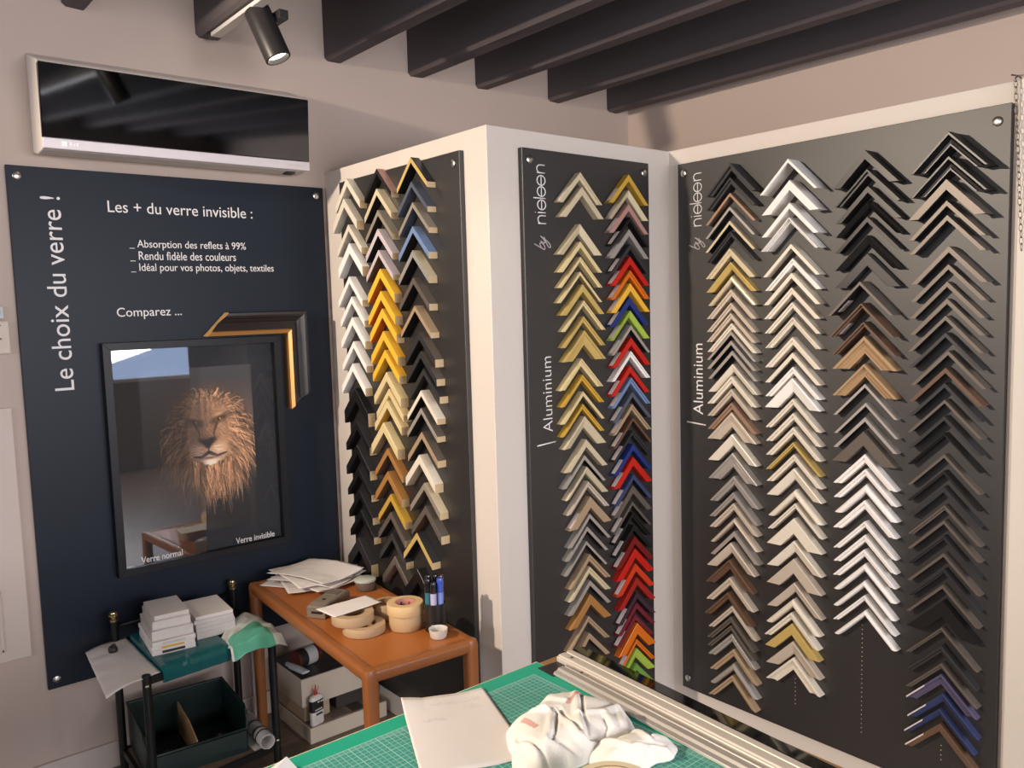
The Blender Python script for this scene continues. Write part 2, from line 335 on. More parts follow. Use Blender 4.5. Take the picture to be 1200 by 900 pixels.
    for s in (-1, 1): stroke([(0.555 + s * .10, .345), (0.555 + s * .065, .40), (0.555 + s * .075, .45)], 2.0, (74, 52, 44), .5)
    dab(0.49, 0.505, 0.085, 0.05, (158, 128, 106), 0.9, p=3); dab(0.65, 0.505, 0.085, 0.05, (190, 158, 130), 0.9, p=3)      # muzzle
    for k in range(4):                                      # nose: a broad wedge
        dab(0.56, 0.440 + k * 0.013, 0.080 - k * 0.018, 0.013, (34, 24, 22), 0.97, p=4)
    dab(0.545, 0.432, 0.05, 0.008, (120, 92, 78), 0.7)
    stroke([(0.562, .475), (0.565, .52)], 1.6, (40, 28, 26), .9)
    stroke([(0.565, .52), (0.50, .545), (0.42, .535)], 2.6, (40, 28, 26), .95); stroke([(0.565, .52), (0.64, .545), (0.73, .53)], 2.6, (40, 28, 26), .95)
    dab(0.58, 0.59, 0.10, 0.048, (220, 202, 184), 0.95, p=2.6); dab(0.57, 0.553, 0.07, 0.008, (70, 52, 44), .7)
    for i in range(420):                                    # beard and chin hair
        u = rng.uniform(0.40, 0.80); v = rng.uniform(0.60, 0.66) - abs(u - .58) * .28
        stroke([(u, v), (u + rng.normal(0, .012), v + .06), (u + rng.normal(0, .03), v + rng.uniform(.09, .17))], 1.1, np.array([178, 138, 104.]) * rng.uniform(.4, 1.2), .7)
    for i in range(26):
        s = rng.choice([-1, 1]); v = rng.uniform(.48, .535)
        stroke([(0.565 + s * rng.uniform(.05, .09), v), (0.565 + s * .17, v + rng.normal(0, .012))], .6, (214, 196, 176), .5)
    f = np.clip((U - 0.25) / 0.3, 0.8, 1.0)[..., None]; img = 255 * np.clip(img * f * 1.25 / 255, 0, 1) ** 1.18
    return np.clip(img, 0, 255) / 255
im = lion(); Hp, Wp = im.shape[:2]; lin = np.where(im <= .04045, im / 12.92, ((im + .055) / 1.055) ** 2.4)
yy, xx = np.mgrid[0:Hp, 0:Wp]; PW, PH = 0.40, 0.60
vs = np.stack([np.full(Hp * Wp, 0.0066), (-PW / 2 + PW * xx / (Wp - 1)).ravel() + 0.002, (PH * (1 - yy / (Hp - 1))).ravel() + 0.098], 1)
idx = np.arange(Hp * Wp).reshape(Hp, Wp); fs = np.stack([idx[:-1, :-1], idx[1:, :-1], idx[1:, 1:], idx[:-1, 1:]], -1).reshape(-1, 4)
me = bpy.data.meshes.new('photo_print'); me.from_pydata(vs.tolist(), [], fs.tolist())
ca = me.color_attributes.new('print', 'FLOAT_COLOR', 'POINT'); ca.data.foreach_set('color', np.concatenate([lin.reshape(-1, 3), np.ones((Hp * Wp, 1))], 1).astype(np.float32).ravel())
pm = bpy.data.materials.new('photo_print'); pm.use_nodes = True; nt = pm.node_tree; at = nt.nodes.new('ShaderNodeAttribute'); at.attribute_name = 'print'
nt.links.new(at.outputs['Color'], nt.nodes['Principled BSDF'].inputs['Base Color']); nt.nodes['Principled BSDF'].inputs['Roughness'].default_value = 0.5
me.materials.append(pm); o = bpy.data.objects.new('photo_print', me); C.objects.link(o); o.parent = t; o['label'] = 'lion portrait print'
def pane(name, refl, poly, label):
    m = bpy.data.materials.new(name); m.use_nodes = True; nt = m.node_tree
    tr = nt.nodes.new('ShaderNodeBsdfTransparent'); gl = nt.nodes.new('ShaderNodeBsdfGlossy'); gl.inputs['Roughness'].default_value = 0.02
    fr = nt.nodes.new('ShaderNodeFresnel'); fr.inputs[0].default_value = 1.5; mu = nt.nodes.new('ShaderNodeMath'); mu.operation = 'MULTIPLY'; mu.inputs[1].default_value = refl; mu.use_clamp = True
    mx = nt.nodes.new('ShaderNodeMixShader'); nt.links.new(fr.outputs[0], mu.inputs[0]); nt.links.new(mu.outputs[0], mx.inputs[0]); nt.links.new(tr.outputs[0], mx.inputs[1]); nt.links.new(gl.outputs[0], mx.inputs[2])
    nt.links.new(mx.outputs[0], nt.nodes['Material Output'].inputs[0])
    o = G().loft([[(x, y, z) for y, z in poly] for x in (0.026, 0.0275)]).build(name, m, t); o['label'] = label; return o
a, b_, c, d = -FWd / 2 + FB, FWd / 2 - FB, FB, FH - FB
cut = [(-0.01, c), (0.0, 0.22), (-0.045, 0.30), (-0.052, 0.48), (-0.03, 0.56), (-0.03, d)]
pane('glass_pane', 3.6, [(a, d), (a, c)] + cut, 'ordinary reflecting glass over the left half')
pane('glass_pane', 0.25, [(b_, c), (b_, d)] + cut[::-1], 'anti-reflection glass over the right half')
text('lettering', 'Verre normal', face_x(-0.235, 0.034, 0.0279), 0.140, 0.022, TXT, t); text('lettering', 'Verre invisible', face_x(0.10, 0.034, 0.0279), 0.150, 0.022, TXT, t)
# the cut corner of wide moulding laid over the frame's upper right corner
t = thing('moulding_corner', 'cut corner of wide black moulding with gold lip over the lion frame', 'frame corner', (0.0172, -1.065, 1.478))
prof = [(0.0, 0.0005, 0), (0.0, 0.048, 0), (0.013, 0.052, 0), (0.016, 0.044, 1), (0.045, 0.030, 1), (0.050, 0.034, 1), (0.058, 0.038, 1), (0.064, 0.044, 1), (0.071, 0.047, 1), (0.080, 0.047, 1), (0.083, 0.040, 1), (0.083, 0.0005, 1)]
mi = [0, 0, 0, 1, 1, 1, 1, 1, 1, 1, 1, 1, 2, 2]
g = G(); g.loft([[(n, -0.305 + s_ * 1.0, s_) for s_, n, _ in prof], [(n, s_, s_) for s_, n, _ in prof]], mi); g.build('arm', [mat('#b98648', 0.35, 0.5), mat('#2b2626', 0.3), mat('#b08a5a', 0.6)], t)
g = G(); g.loft([[(n, s_, s_) for s_, n, _ in prof], [(n, s_, -0.29 + s_ * 0.75) for s_, n, _ in prof]], mi); g.build('arm', [mat('#b98648', 0.35, 0.5), mat('#2b2626', 0.3), mat('#b08a5a', 0.6)], t)

# ------------------------------------------------------------------ the three black sample boards
BOARD = mat('#141010', 0.48, var=0.04, scale=12, spec=1.0)
def board(name, label, M, w, h, th, studs, holes=()):
    t = bpy.data.objects.new(name, None); C.objects.link(t); t.matrix_world = M; tag(t, label, 'display board', 'black boards of frame corners')
    g = G().box(0, w, 0, h, 0.0005, th); t = g.build('panel', BOARD, t, bevel=0.0012)
    for x, y in studs: standoff(T(x, y, th + 0.0002), t)
    if holes:
        g = G()
        for x, y0, y1 in holes:
            y = y0
            while y < y1:
                g.lathe([(0.0016, 0), (0.0001, 0.0001)], 8, 0, T(x, y, th + 0.0002), cap=False); y += 0.0145
        o = g.build('peg_hole', mat('#cfc0b0', 0.6), t); o['kind'] = 'stuff'
    return t
TA = 0.0175
bA = board('sample_board', 'black board of wooden frame corners, left of the white column', face_y(0.146, 0.1, -B_), 0.773, 1.942, TA, ((0.742, 1.905), (0.742, 0.04), (0.03, 1.905)))
bB = board('sample_board', 'narrow black board of aluminium corners, between column and inner corner', face_x(-0.7234, 0.1, A_), 0.588, 1.943, TA + 0.0025, ((0.028, 1.908), (0.56, 1.908), (0.028, 0.04), (0.56, 0.04)))
bC = board('sample_board', 'widest black board of aluminium frame corners, on the right', face_y(1.0925, 0.1008, 0.0), 1.0911, 1.9424, TA + 0.0025, ((0.028, 1.908), (1.058, 1.9), (0.028, 0.04), (1.058, 0.04)),
           holes=((0.4745, 0.10, 0.19), (0.705, 0.09, 0.45), (0.947, 0.10, 0.15)))
def arc(cx, cy, r, a0, a1, n=14, k=1.0): return [(cx + r * k * math.cos(math.radians(a0 + (a1 - a0) * i / n)), cy + r * math.sin(math.radians(a0 + (a1 - a0) * i / n))) for i in range(n + 1)]
def logo(M, parent, L, xh):
    """the maker's name in one-line rounded letters, read upwards"""
    r = xh / 2; P = []; closed = []
    def ring(cx):
        closed.append(len(P)); P.append(arc(cx, r, r, 0, 354, 28)[:-1]); P.append([(cx - r, r), (cx + r, r)])
    def en(x): P.append([(x, 0), (x, xh)]); P.append(arc(x + r * .8, xh - r * .8, r * .8, 180, 0, 10) + [(x + 1.6 * r, 0)])
    x = 0; en(x); x += 1.6 * r + xh * .32
    P.append([(x, 0), (x, xh)]); P.append([(x, xh * 1.28), (x, xh * 1.34)]); x += xh * .30 + r
    ring(x); x += r + xh * .18
    P.append([(x, 0), (x, xh * 1.5)]); x += xh * .18 + r
    ring(x); x += 2 * r + xh * .14; ring(x); x += r + xh * .28; en(x); x += 1.6 * r
    s = L / x
    return strokes('lettering', P, M @ RZ(PI / 2) @ Matrix.Diagonal((s, 1, 1, 1)), xh * .062, TXT, parent, closed)
def script_by(M, parent, h):
    P = [[(0, 1.55), (.03, .8), (.08, .12), (.30, 0), (.55, .25), (.55, .6), (.32, .75), (.1, .5)], [(.70, .7), (.72, .2), (.90, .05), (1.12, .35), (1.2, .75)], [(1.2, .75), (1.16, .1), (1.05, -.55), (.8, -.8), (.62, -.55), (.9, -.15), (1.35, .2)]]
    sm = []
    for p in P:
        q = [];
        for i in range(len(p) - 1):
            p0, p1, p2, p3 = p[max(i - 1, 0)], p[i], p[i + 1], p[min(i + 2, len(p) - 1)]
            for k in range(6):
                u = k / 6; q.append(tuple(0.5 * (2 * p1[c] + (p2[c] - p0[c]) * u + (2 * p0[c] - 5 * p1[c] + 4 * p2[c] - p3[c]) * u * u + (3 * p1[c] - p0[c] - 3 * p2[c] + p3[c]) * u ** 3) for c in (0, 1)))
        q.append(p[-1]); sm.append([((x + .35 * y) * h, y * h) for x, y in q])
    return strokes('lettering', sm, M @ RZ(PI / 2) @ RZ(-0.1), h * .07, mat('#a9a3a3', 0.6), parent)
TH = TA + 0.0027
logo(T(0.093, 1.713, TH), bB, 0.182, 0.034); script_by(T(0.085, 1.628, TH), bB, 0.030)
text('lettering', 'Aluminium', T(0.100, 1.045, TH), 0.245, 0.040, TXT, bB, weight=-0.012, rot90=True)
strokes('lettering', [[(0.032, 1.005), (0.112, 1.010)]], T(0, 0, TH), 0.0022, TXT, bB)
logo(T(0.104, 1.718, TH), bC, 0.182, 0.034); script_by(T(0.092, 1.632, TH), bC, 0.030)
text('lettering', 'Aluminium', T(0.104, 1.047, TH), 0.255, 0.042, TXT, bC, weight=-0.004, rot90=True)
strokes('lettering', [[(0.032, 1.016), (0.116, 1.010)]], T(0, 0, TH), 0.0028, TXT, bC)

# ------------------------------------------------------------------ frame corners, one by one
CORNERS = {
 'A1': [
  (0.258, 2.0413, 0.0278, 0.03, 'cream', 'flat', 0, 'cream', 'cream'),
  (0.2299, 1.9718, 0.0322, 0.03, 'cream', 'flat', 0, 'cream', 'cream'),
  (0.2563, 1.8738, 0.0242, 0.03, 'cream', 'flat', 0, 'cream', 'cream'),
  (0.2562, 1.8049, 0.0365, 0.03, 'white', 'flat', 0, 'white', 'white'),
  (0.2447, 1.6827, 0.0246, 0.03, 'white', 'flat', 0, 'white', 'white'),
  (0.2552, 1.6078, 0.0247, 0.03, 'white', 'flat', 0, 'white', 'white'),
  (0.2532, 1.5309, 0.029, 0.03, 'white', 'flat', 0, 'white', 'white'),
  (0.2545, 1.4404, 0.0251, 0.03, 'white', 'flat', 0, 'white', 'white'),
  (0.2402, 1.3564, 0.0295, 0.03, 'white', 'flat', 0, 'white', 'white'),
  (0.2511, 1.263, 0.05, 0.03, 'black', 'flat', 0, 'black', 'black'),
  (0.2525, 1.1362, 0.03, 0.03, 'black', 'flat', 0, 'graphite', 'black'),
  (0.2461, 1.0449, 0.0346, 0.03, 'black', 'flat', 0, 'graphite', 'black'),
  (0.249, 0.9553, 0.0261, 0.03, 'black', 'flat', 0, 'graphite', 'black'),
  (0.2509, 0.8679, 0.0263, 0.03, 'black', 'flat', 0, 'graphite', 'black'),
  (0.254, 0.7936, 0.0264, 0.03, 'black', 'flat', 0, 'graphite', 'black'),
  (0.2242, 0.6808, 0.05, 0.03, 'graphite', 'flat', 0, 'graphite', 'black'),
 ],
 'A2': [
  (0.4764, 2.0456, 0.0187, 0.032, 'black', 'flat', 0, 'rose', 'black'),
  (0.4707, 1.9776, 0.0226, 0.032, 'champagne', 'flat', 0, 'champagne', 'black'),
  (0.4732, 1.9039, 0.019, 0.032, 'pewter', 'flat', 0, 'pewter', 'black'),
  (0.4678, 1.8394, 0.023, 0.032, 'lilac', 'flat', 0, 'lilac', 'black'),
  (0.4663, 1.7653, 0.0192, 0.032, 'lilac', 'flat', 0, 'lilac', 'walnut'),
  (0.4707, 1.6994, 0.0309, 0.032, 'yellow', 'flat', 0, 'yellow', 'orange'),
  (0.4689, 1.6216, 0.0312, 0.032, 'yellow', 'flat', 0, 'yellow', 'orange'),
  (0.4737, 1.5593, 0.0313, 0.032, 'yellow', 'flat', 0, 'yellow', 'orange'),
  (0.4759, 1.4799, 0.0315, 0.032, 'yellow', 'flat', 0, 'yellow', 'yellow'),
  (0.4809, 1.4134, 0.0277, 0.032, 'yellow', 'flat', 0, 'yellow', 'yellow'),
  (0.4844, 1.3345, 0.0319, 0.032, 'palegold', 'flat', 0, 'palegold', 'palegold'),
  (0.497, 1.2757, 0.0239, 0.032, 'palegold', 'flat', 0, 'palegold', 'palegold'),
  (0.4809, 1.2335, 0.0281, 0.032, 'palegold', 'flat', 0, 'palegold', 'yellowgold'),
  (0.4491, 1.1507, 0.0367, 0.032, 'palegold', 'flat', 0, 'palegold', 'tan'),
  (0.4711, 1.0597, 0.0244, 0.032, 'caramel', 'flat', 0, 'caramel', 'walnut'),
  (0.4641, 0.9731, 0.0289, 0.032, 'caramel', 'flat', 0, 'caramel', 'walnut'),
  (0.4782, 0.8922, 0.0248, 0.032, 'yellowgold', 'flat', 0, 'yellowgold', 'walnut'),
  (0.4729, 0.8253, 0.025, 0.032, 'taupe', 'flat', 0, 'taupe', 'black'),
  (0.4755, 0.7469, 0.0251, 0.032, 'graphite', 'flat', 0, 'graphite', 'black'),
  (0.4895, 0.6652, 0.0294, 0.032, 'taupe', 'flat', 0, 'taupe', 'rose'),
 ],
 'A3': [
  (0.6972, 2.0512, 0.0177, 0.034, 'gold', 'flat', 0, 'graphite', 'black'),
  (0.6952, 1.9731, 0.0178, 0.034, 'slate', 'flat', 0, 'slate', 'slate'),
  (0.6986, 1.9058, 0.0178, 0.034, 'pewter', 'flat', 0, 'pewter', 'slate'),
  (0.693, 1.8278, 0.0216, 0.034, 'skyblue', 'flat', 0, 'skyblue', 'black'),
  (0.6873, 1.7491, 0.0218, 0.034, 'silver', 'flat', 0, 'champagne', 'black'),
  (0.6846, 1.66, 0.022, 0.034, 'taupe', 'flat', 0, 'taupe', 'black'),
  (0.6873, 1.5664, 0.0185, 0.034, 'tan', 'flat', 0, 'tan', 'black'),
  (0.7068, 1.4782, 0.0259, 0.034, 'graphite', 'flat', 0, 'taupe', 'black'),
  (0.7111, 1.4136, 0.0222, 0.034, 'graphite', 'flat', 0, 'taupe', 'black'),
  (0.725, 1.357, 0.0224, 0.034, 'graphite', 'flat', 0, 'graphite', 'black'),
  (0.7061, 1.2822, 0.0189, 0.034, 'cream', 'flat', 0, 'cream', 'black'),
  (0.702, 1.2227, 0.019, 0.034, 'silver', 'flat', 0, 'taupe', 'black'),
  (0.7, 1.1413, 0.0229, 0.034, 'tan', 'flat', 0, 'taupe', 'black'),
  (0.6788, 1.0599, 0.0309, 0.034, 'cream', 'flat', 0, 'cream', 'beige'),
  (0.702, 0.9659, 0.0233, 0.034, 'pewter', 'flat', 0, 'champagne', 'taupe'),
  (0.7049, 0.8867, 0.0273, 0.034, 'taupe', 'flat', 0, 'taupe', 'walnut'),
  (0.6452, 0.7832, 0.0239, 0.034, 'gold', 'flat', 0, 'graphite', 'black'),
  (0.6397, 0.6514, 0.0485, 0.034, 'black', 'flat', 0, 'black', 'black'),
 ],
 'B1': [
  (-0.4978, 1.9811, 0.0245, 0.025, 'champagne', 'step', 1),
  (-0.4914, 1.935, 0.0273, 0.025, 'champagne', 'flat', 0),
  (-0.5037, 1.8154, 0.0302, 0.025, 'champagne', 'slope', 0),
  (-0.5042, 1.7585, 0.0193, 0.025, 'palegold', 'flat', 0),
  (-0.5041, 1.7089, 0.0166, 0.025, 'palegold', 'step', 0),
  (-0.5082, 1.6605, 0.0111, 0.025, 'palegold', 'ell', 0),
  (-0.4973, 1.6203, 0.0251, 0.025, 'gold', 'flat', 0),
  (-0.4929, 1.5672, 0.0168, 0.025, 'palegold', 'step', 0),
  (-0.4956, 1.5152, 0.0196, 0.025, 'gold', 'step', 0),
  (-0.4929, 1.4691, 0.0478, 0.025, 'gold', 'scoop', 0),
  (-0.5086, 1.3769, 0.0254, 0.025, 'palegold', 'scoop', 0),
  (-0.5058, 1.323, 0.0198, 0.025, 'yellowgold', 'step', 0),
  (-0.5058, 1.2668, 0.0142, 0.025, 'palegold', 'ell', 0),
  (-0.507, 1.2251, 0.0171, 0.025, 'yellowgold', 'step', 0),
  (-0.4995, 1.1829, 0.0372, 0.025, 'champagne', 'slope', 0),
  (-0.4952, 1.1054, 0.0259, 0.025, 'champagne', 'flat', 0),
  (-0.5055, 1.0531, 0.0144, 0.025, 'silver', 'ell', 0),
  (-0.4939, 1.0122, 0.0231, 0.025, 'champagne', 'slope', 0),
  (-0.4892, 0.962, 0.0203, 0.025, 'beige', 'step', 0),
  (-0.4806, 0.9081, 0.0379, 0.025, 'tan', 'flat', 1),
  (-0.4862, 0.8504, 0.0146, 0.025, 'silver', 'ell', 0),
  (-0.4996, 0.8089, 0.0146, 0.025, 'silver', 'ell', 0),
  (-0.505, 0.76, 0.0117, 0.025, 'silver', 'ell', 0),
  (-0.4889, 0.7109, 0.0236, 0.025, 'tan', 'step', 0),
  (-0.4901, 0.6682, 0.0236, 0.025, 'champagne', 'step', 0),
  (-0.4914, 0.6209, 0.0178, 0.025, 'silver', 'ell', 0),
  (-0.4899, 0.5717, 0.0356, 0.025, 'caramel', 'flat', 0),
  (-0.5001, 0.4977, 0.0208, 0.025, 'tan', 'step', 0),
  (-0.4997, 0.4391, 0.0209, 0.025, 'tan', 'ell', 0),
 ],
 'B2': [
  (-0.2665, 1.9919, 0.0229, 0.025, 'yellowgold', 'flat', 1),
  (-0.2677, 1.9391, 0.023, 0.025, 'champagne', 'slope', 1),
  (-0.2688, 1.8921, 0.0231, 0.025, 'rose', 'flat', 1),
  (-0.2642, 1.8477, 0.0145, 0.025, 'black', 'flat', 1),
  (-0.2686, 1.807, 0.0232, 0.025, 'silver', 'flat', 1),
  (-0.2649, 1.7563, 0.0175, 0.025, 'graphite', 'ell', 1),
  (-0.2659, 1.7141, 0.0263, 0.025, 'red', 'flat', 1),
  (-0.2652, 1.6669, 0.0234, 0.025, 'orange', 'step', 1),
  (-0.2662, 1.6221, 0.0264, 0.025, 'yellow', 'flat', 1),
  (-0.2716, 1.5752, 0.0264, 0.025, 'blue', 'flat', 1),
  (-0.2683, 1.5281, 0.0236, 0.025, 'lime', 'slope', 1),
  (-0.2672, 1.4778, 0.0148, 0.025, 'silver', 'ell', 1),
  (-0.2669, 1.4349, 0.0267, 0.025, 'red', 'flat', 1),
  (-0.2679, 1.3877, 0.0208, 0.025, 'white', 'step', 1),
  (-0.2743, 1.3372, 0.0238, 0.025, 'red', 'flat', 1),
  (-0.2687, 1.2953, 0.0209, 0.025, 'skyblue', 'step', 1),
  (-0.2645, 1.2452, 0.018, 0.025, 'slate', 'ell', 1),
  (-0.2655, 1.2017, 0.021, 0.025, 'tan', 'step', 1),
  (-0.263, 1.1547, 0.0121, 0.025, 'brown', 'ell', 1),
  (-0.264, 1.1073, 0.0151, 0.025, 'graphite', 'step', 1),
  (-0.2651, 1.0595, 0.0212, 0.025, 'blue', 'flat', 1),
  (-0.2652, 1.0139, 0.0304, 0.025, 'red', 'flat', 1),
  (-0.2652, 0.9522, 0.0183, 0.025, 'navy', 'ell', 1),
  (-0.2683, 0.912, 0.0275, 0.025, 'taupe', 'flat', 1),
  (-0.2731, 0.8545, 0.0122, 0.025, 'taupe', 'ell', 1),
  (-0.2704, 0.8155, 0.0184, 0.025, 'black', 'step', 1),
  (-0.2679, 0.7694, 0.0185, 0.025, 'black', 'ell', 1),
  (-0.2625, 0.7274, 0.0278, 0.025, 'darkred', 'flat', 1),
  (-0.2612, 0.6833, 0.0341, 0.025, 'red', 'flat', 0),
  (-0.2601, 0.6276, 0.028, 0.025, 'vermilion', 'flat', 1),
  (-0.2544, 0.5759, 0.0281, 0.025, 'crimson', 'flat', 0),
  (-0.2556, 0.5212, 0.0219, 0.025, 'plum', 'flat', 1),
  (-0.2587, 0.4841, 0.022, 0.025, 'maroon', 'flat', 1),
  (-0.2664, 0.4435, 0.022, 0.025, 'maroon', 'flat', 1),
  (-0.2558, 0.4075, 0.041, 0.025, 'orange', 'flat', 0),
  (-0.2593, 0.3481, 0.019, 0.025, 'orange', 'step', 1),
  (-0.2601, 0.314, 0.0349, 0.025, 'lime', 'slope', 0),
  (-0.2644, 0.2595, 0.0254, 0.025, 'green', 'ell', 0),
 ],
 'C1': [
  (1.3508, 2.0075, 0.025, 0.05, 'graphite', 'step', 0),
  (1.3434, 1.9629, 0.0224, 0.04, 'graphite', 'step', 0),
  (1.336, 1.9132, 0.0113, 0.03, 'copper', 'ell', 0),
  (1.3347, 1.8676, 0.0113, 0.03, 'silver', 'ell', 0),
  (1.3345, 1.8204, 0.0113, 0.03, 'champagne', 'ell', 0),
  (1.3371, 1.7853, 0.017, 0.03, 'graphite', 'step', 0),
  (1.334, 1.7292, 0.0257, 0.03, 'champagne', 'step', 0),
  (1.3366, 1.6828, 0.0257, 0.03, 'gold', 'slope', 0),
  (1.3394, 1.6368, 0.0229, 0.03, 'champagne', 'round', 0),
  (1.3378, 1.591, 0.023, 0.03, 'beige', 'step', 0),
  (1.3376, 1.5458, 0.0202, 0.03, 'beige', 'step', 0),
  (1.3364, 1.5112, 0.0202, 0.03, 'beige', 'step', 0),
  (1.3397, 1.4764, 0.0203, 0.03, 'cream', 'step', 0),
  (1.3378, 1.4486, 0.0116, 0.03, 'silver', 'ell', 0),
  (1.3384, 1.4175, 0.0145, 0.03, 'silver', 'ell', 0),
  (1.3427, 1.3827, 0.0146, 0.03, 'silver', 'ell', 0),
  (1.3425, 1.3369, 0.0263, 0.03, 'cream', 'slope', 0),
  (1.3378, 1.2949, 0.0235, 0.03, 'cream', 'step', 0),
  (1.3376, 1.2515, 0.0235, 0.03, 'beige', 'step', 0),
  (1.3384, 1.2047, 0.0236, 0.03, 'copper', 'step', 0),
  (1.3372, 1.1704, 0.0503, 0.03, 'beige', 'scoop', 0),
  (1.3396, 1.0945, 0.0386, 0.03, 'cream', 'slope', 0),
  (1.3411, 1.0293, 0.0478, 0.03, 'silver', 'scoop', 0),
  (1.3463, 0.9494, 0.0299, 0.03, 'silver', 'step', 0),
  (1.3439, 0.8921, 0.021, 0.03, 'silver', 'step', 0),
  (1.3438, 0.8539, 0.0241, 0.03, 'beige', 'step', 0),
  (1.3453, 0.8005, 0.0181, 0.03, 'beige', 'round', 0),
  (1.3479, 0.7556, 0.0182, 0.03, 'silver', 'ell', 0),
  (1.3318, 0.7115, 0.0366, 0.03, 'beige', 'slope', 0),
  (1.3258, 0.6491, 0.0338, 0.03, 'walnut', 'scoop', 0),
  (1.3273, 0.5859, 0.0277, 0.03, 'beige', 'step', 0),
  (1.3191, 0.5305, 0.0248, 0.03, 'walnut', 'step', 0),
  (1.3368, 0.4857, 0.0217, 0.03, 'beige', 'step', 0),
  (1.3305, 0.4438, 0.0217, 0.03, 'taupe', 'step', 0),
  (1.3304, 0.4127, 0.0187, 0.03, 'taupe', 'step', 0),
  (1.3345, 0.3828, 0.028, 0.03, 'silver', 'step', 0),
  (1.3414, 0.3289, 0.025, 0.03, 'tan', 'step', 0),
  (1.3401, 0.277, 0.0251, 0.03, 'silver', 'round', 0),
  (1.3356, 0.231, 0.022, 0.03, 'tan', 'step', 0),
 ],
 'C2': [
  (1.5755, 1.9852, 0.0104, 0.065, 'white', 'ell', 0),
  (1.5745, 1.9221, 0.0314, 0.055, 'white', 'flat', 0),
  (1.5747, 1.8522, 0.0184, 0.055, 'white', 'flat', 0),
  (1.5724, 1.8072, 0.0158, 0.055, 'white', 'scoop', 0),
  (1.5708, 1.7255, 0.0133, 0.04, 'cream', 'ell', 0),
  (1.5708, 1.6811, 0.0214, 0.03, 'white', 'step', 0),
  (1.5735, 1.6349, 0.0161, 0.04, 'cream', 'ell', 0),
  (1.5674, 1.5894, 0.0216, 0.03, 'cream', 'step', 0),
  (1.5691, 1.5427, 0.0189, 0.03, 'cream', 'step', 0),
  (1.5713, 1.4948, 0.0217, 0.03, 'cream', 'scoop', 0),
  (1.5703, 1.4315, 0.0245, 0.03, 'cream', 'step', 0),
  (1.5717, 1.3816, 0.0164, 0.03, 'cream', 'ell', 0),
  (1.5718, 1.3359, 0.0219, 0.03, 'white', 'step', 0),
  (1.5698, 1.2993, 0.044, 0.03, 'white', 'slope', 0),
  (1.5722, 1.2328, 0.0193, 0.03, 'cream', 'step', 0),
  (1.5738, 1.1873, 0.0221, 0.03, 'cream', 'step', 0),
  (1.574, 1.1408, 0.0222, 0.03, 'cream', 'step', 0),
  (1.5741, 1.0921, 0.0139, 0.03, 'gold', 'step', 0),
  (1.5767, 1.0529, 0.0223, 0.03, 'cream', 'step', 0),
  (1.5769, 1.0068, 0.0364, 0.03, 'cream', 'slope', 0),
  (1.5795, 0.937, 0.0253, 0.03, 'cream', 'round', 0),
  (1.5812, 0.8923, 0.0169, 0.03, 'cream', 'step', 0),
  (1.5774, 0.8422, 0.051, 0.03, 'cream', 'flat', 0),
  (1.5776, 0.7671, 0.037, 0.03, 'cream', 'slope', 0),
  (1.5769, 0.7071, 0.0486, 0.03, 'beige', 'flat', 0),
  (1.579, 0.6274, 0.0316, 0.03, 'beige', 'slope', 0),
  (1.572, 0.5695, 0.026, 0.03, 'cream', 'round', 0),
  (1.5681, 0.5236, 0.0232, 0.03, 'cream', 'step', 0),
  (1.5707, 0.4866, 0.0378, 0.03, 'gold', 'flat', 0),
  (1.5747, 0.4275, 0.0437, 0.03, 'beige', 'slope', 0),
  (1.5748, 0.3713, 0.0409, 0.03, 'cream', 'scoop', 0),
 ],
 'C3': [
  (1.8157, 1.976, 0.0267, 0.05, 'black', 'flat', 0),
  (1.8224, 1.9218, 0.0194, 0.05, 'black', 'step', 0),
  (1.8204, 1.874, 0.0195, 0.04, 'black', 'flat', 0),
  (1.8183, 1.8322, 0.0196, 0.035, 'black', 'slope', 0),
  (1.817, 1.7857, 0.0148, 0.035, 'black', 'ell', 0),
  (1.815, 1.733, 0.0273, 0.03, 'black', 'slope', 0),
  (1.8156, 1.6807, 0.0373, 0.03, 'graphite', 'flat', 0),
  (1.8092, 1.5983, 0.01, 0.06, 'taupe', 'ell', 1),
  (1.8112, 1.5353, 0.015, 0.055, 'walnut', 'step', 1),
  (1.8137, 1.4799, 0.0151, 0.045, 'walnut', 'step', 0),
  (1.8131, 1.4369, 0.0506, 0.04, 'wood', 'scoop', 0),
  (1.814, 1.3548, 0.0381, 0.04, 'wood', 'scoop', 0),
  (1.813, 1.2938, 0.0102, 0.03, 'silver', 'ell', 0),
  (1.816, 1.2376, 0.0103, 0.03, 'silver', 'ell', 0),
  (1.8141, 1.1937, 0.0129, 0.03, 'silver', 'ell', 0),
  (1.8095, 1.1507, 0.044, 0.03, 'taupe', 'flat', 0),
  (1.8137, 1.0813, 0.026, 0.03, 'white', 'step', 0),
  (1.8158, 1.0363, 0.0208, 0.03, 'white', 'step', 0),
  (1.8164, 0.9889, 0.0261, 0.03, 'white', 'round', 0),
  (1.8145, 0.9401, 0.0262, 0.03, 'white', 'step', 0),
  (1.816, 0.8759, 0.0184, 0.03, 'white', 'step', 0),
  (1.8165, 0.8337, 0.0211, 0.03, 'white', 'step', 0),
  (1.8151, 0.7884, 0.0212, 0.03, 'white', 'step', 0),
  (1.8156, 0.7433, 0.0213, 0.03, 'white', 'round', 0),
  (1.8146, 0.6897, 0.0187, 0.03, 'white', 'round', 0),
  (1.8167, 0.6447, 0.0161, 0.03, 'white', 'step', 0),
  (1.8191, 0.5986, 0.0188, 0.03, 'white', 'round', 0),
 ],
 'C4': [
  (2.0563, 1.9848, 0.0356, 0.07, 'black', 'scoop', 0),
  (2.0554, 1.9215, 0.0358, 0.065, 'black', 'scoop', 0),
  (2.0487, 1.861, 0.0271, 0.06, 'taupe', 'ell', 0),
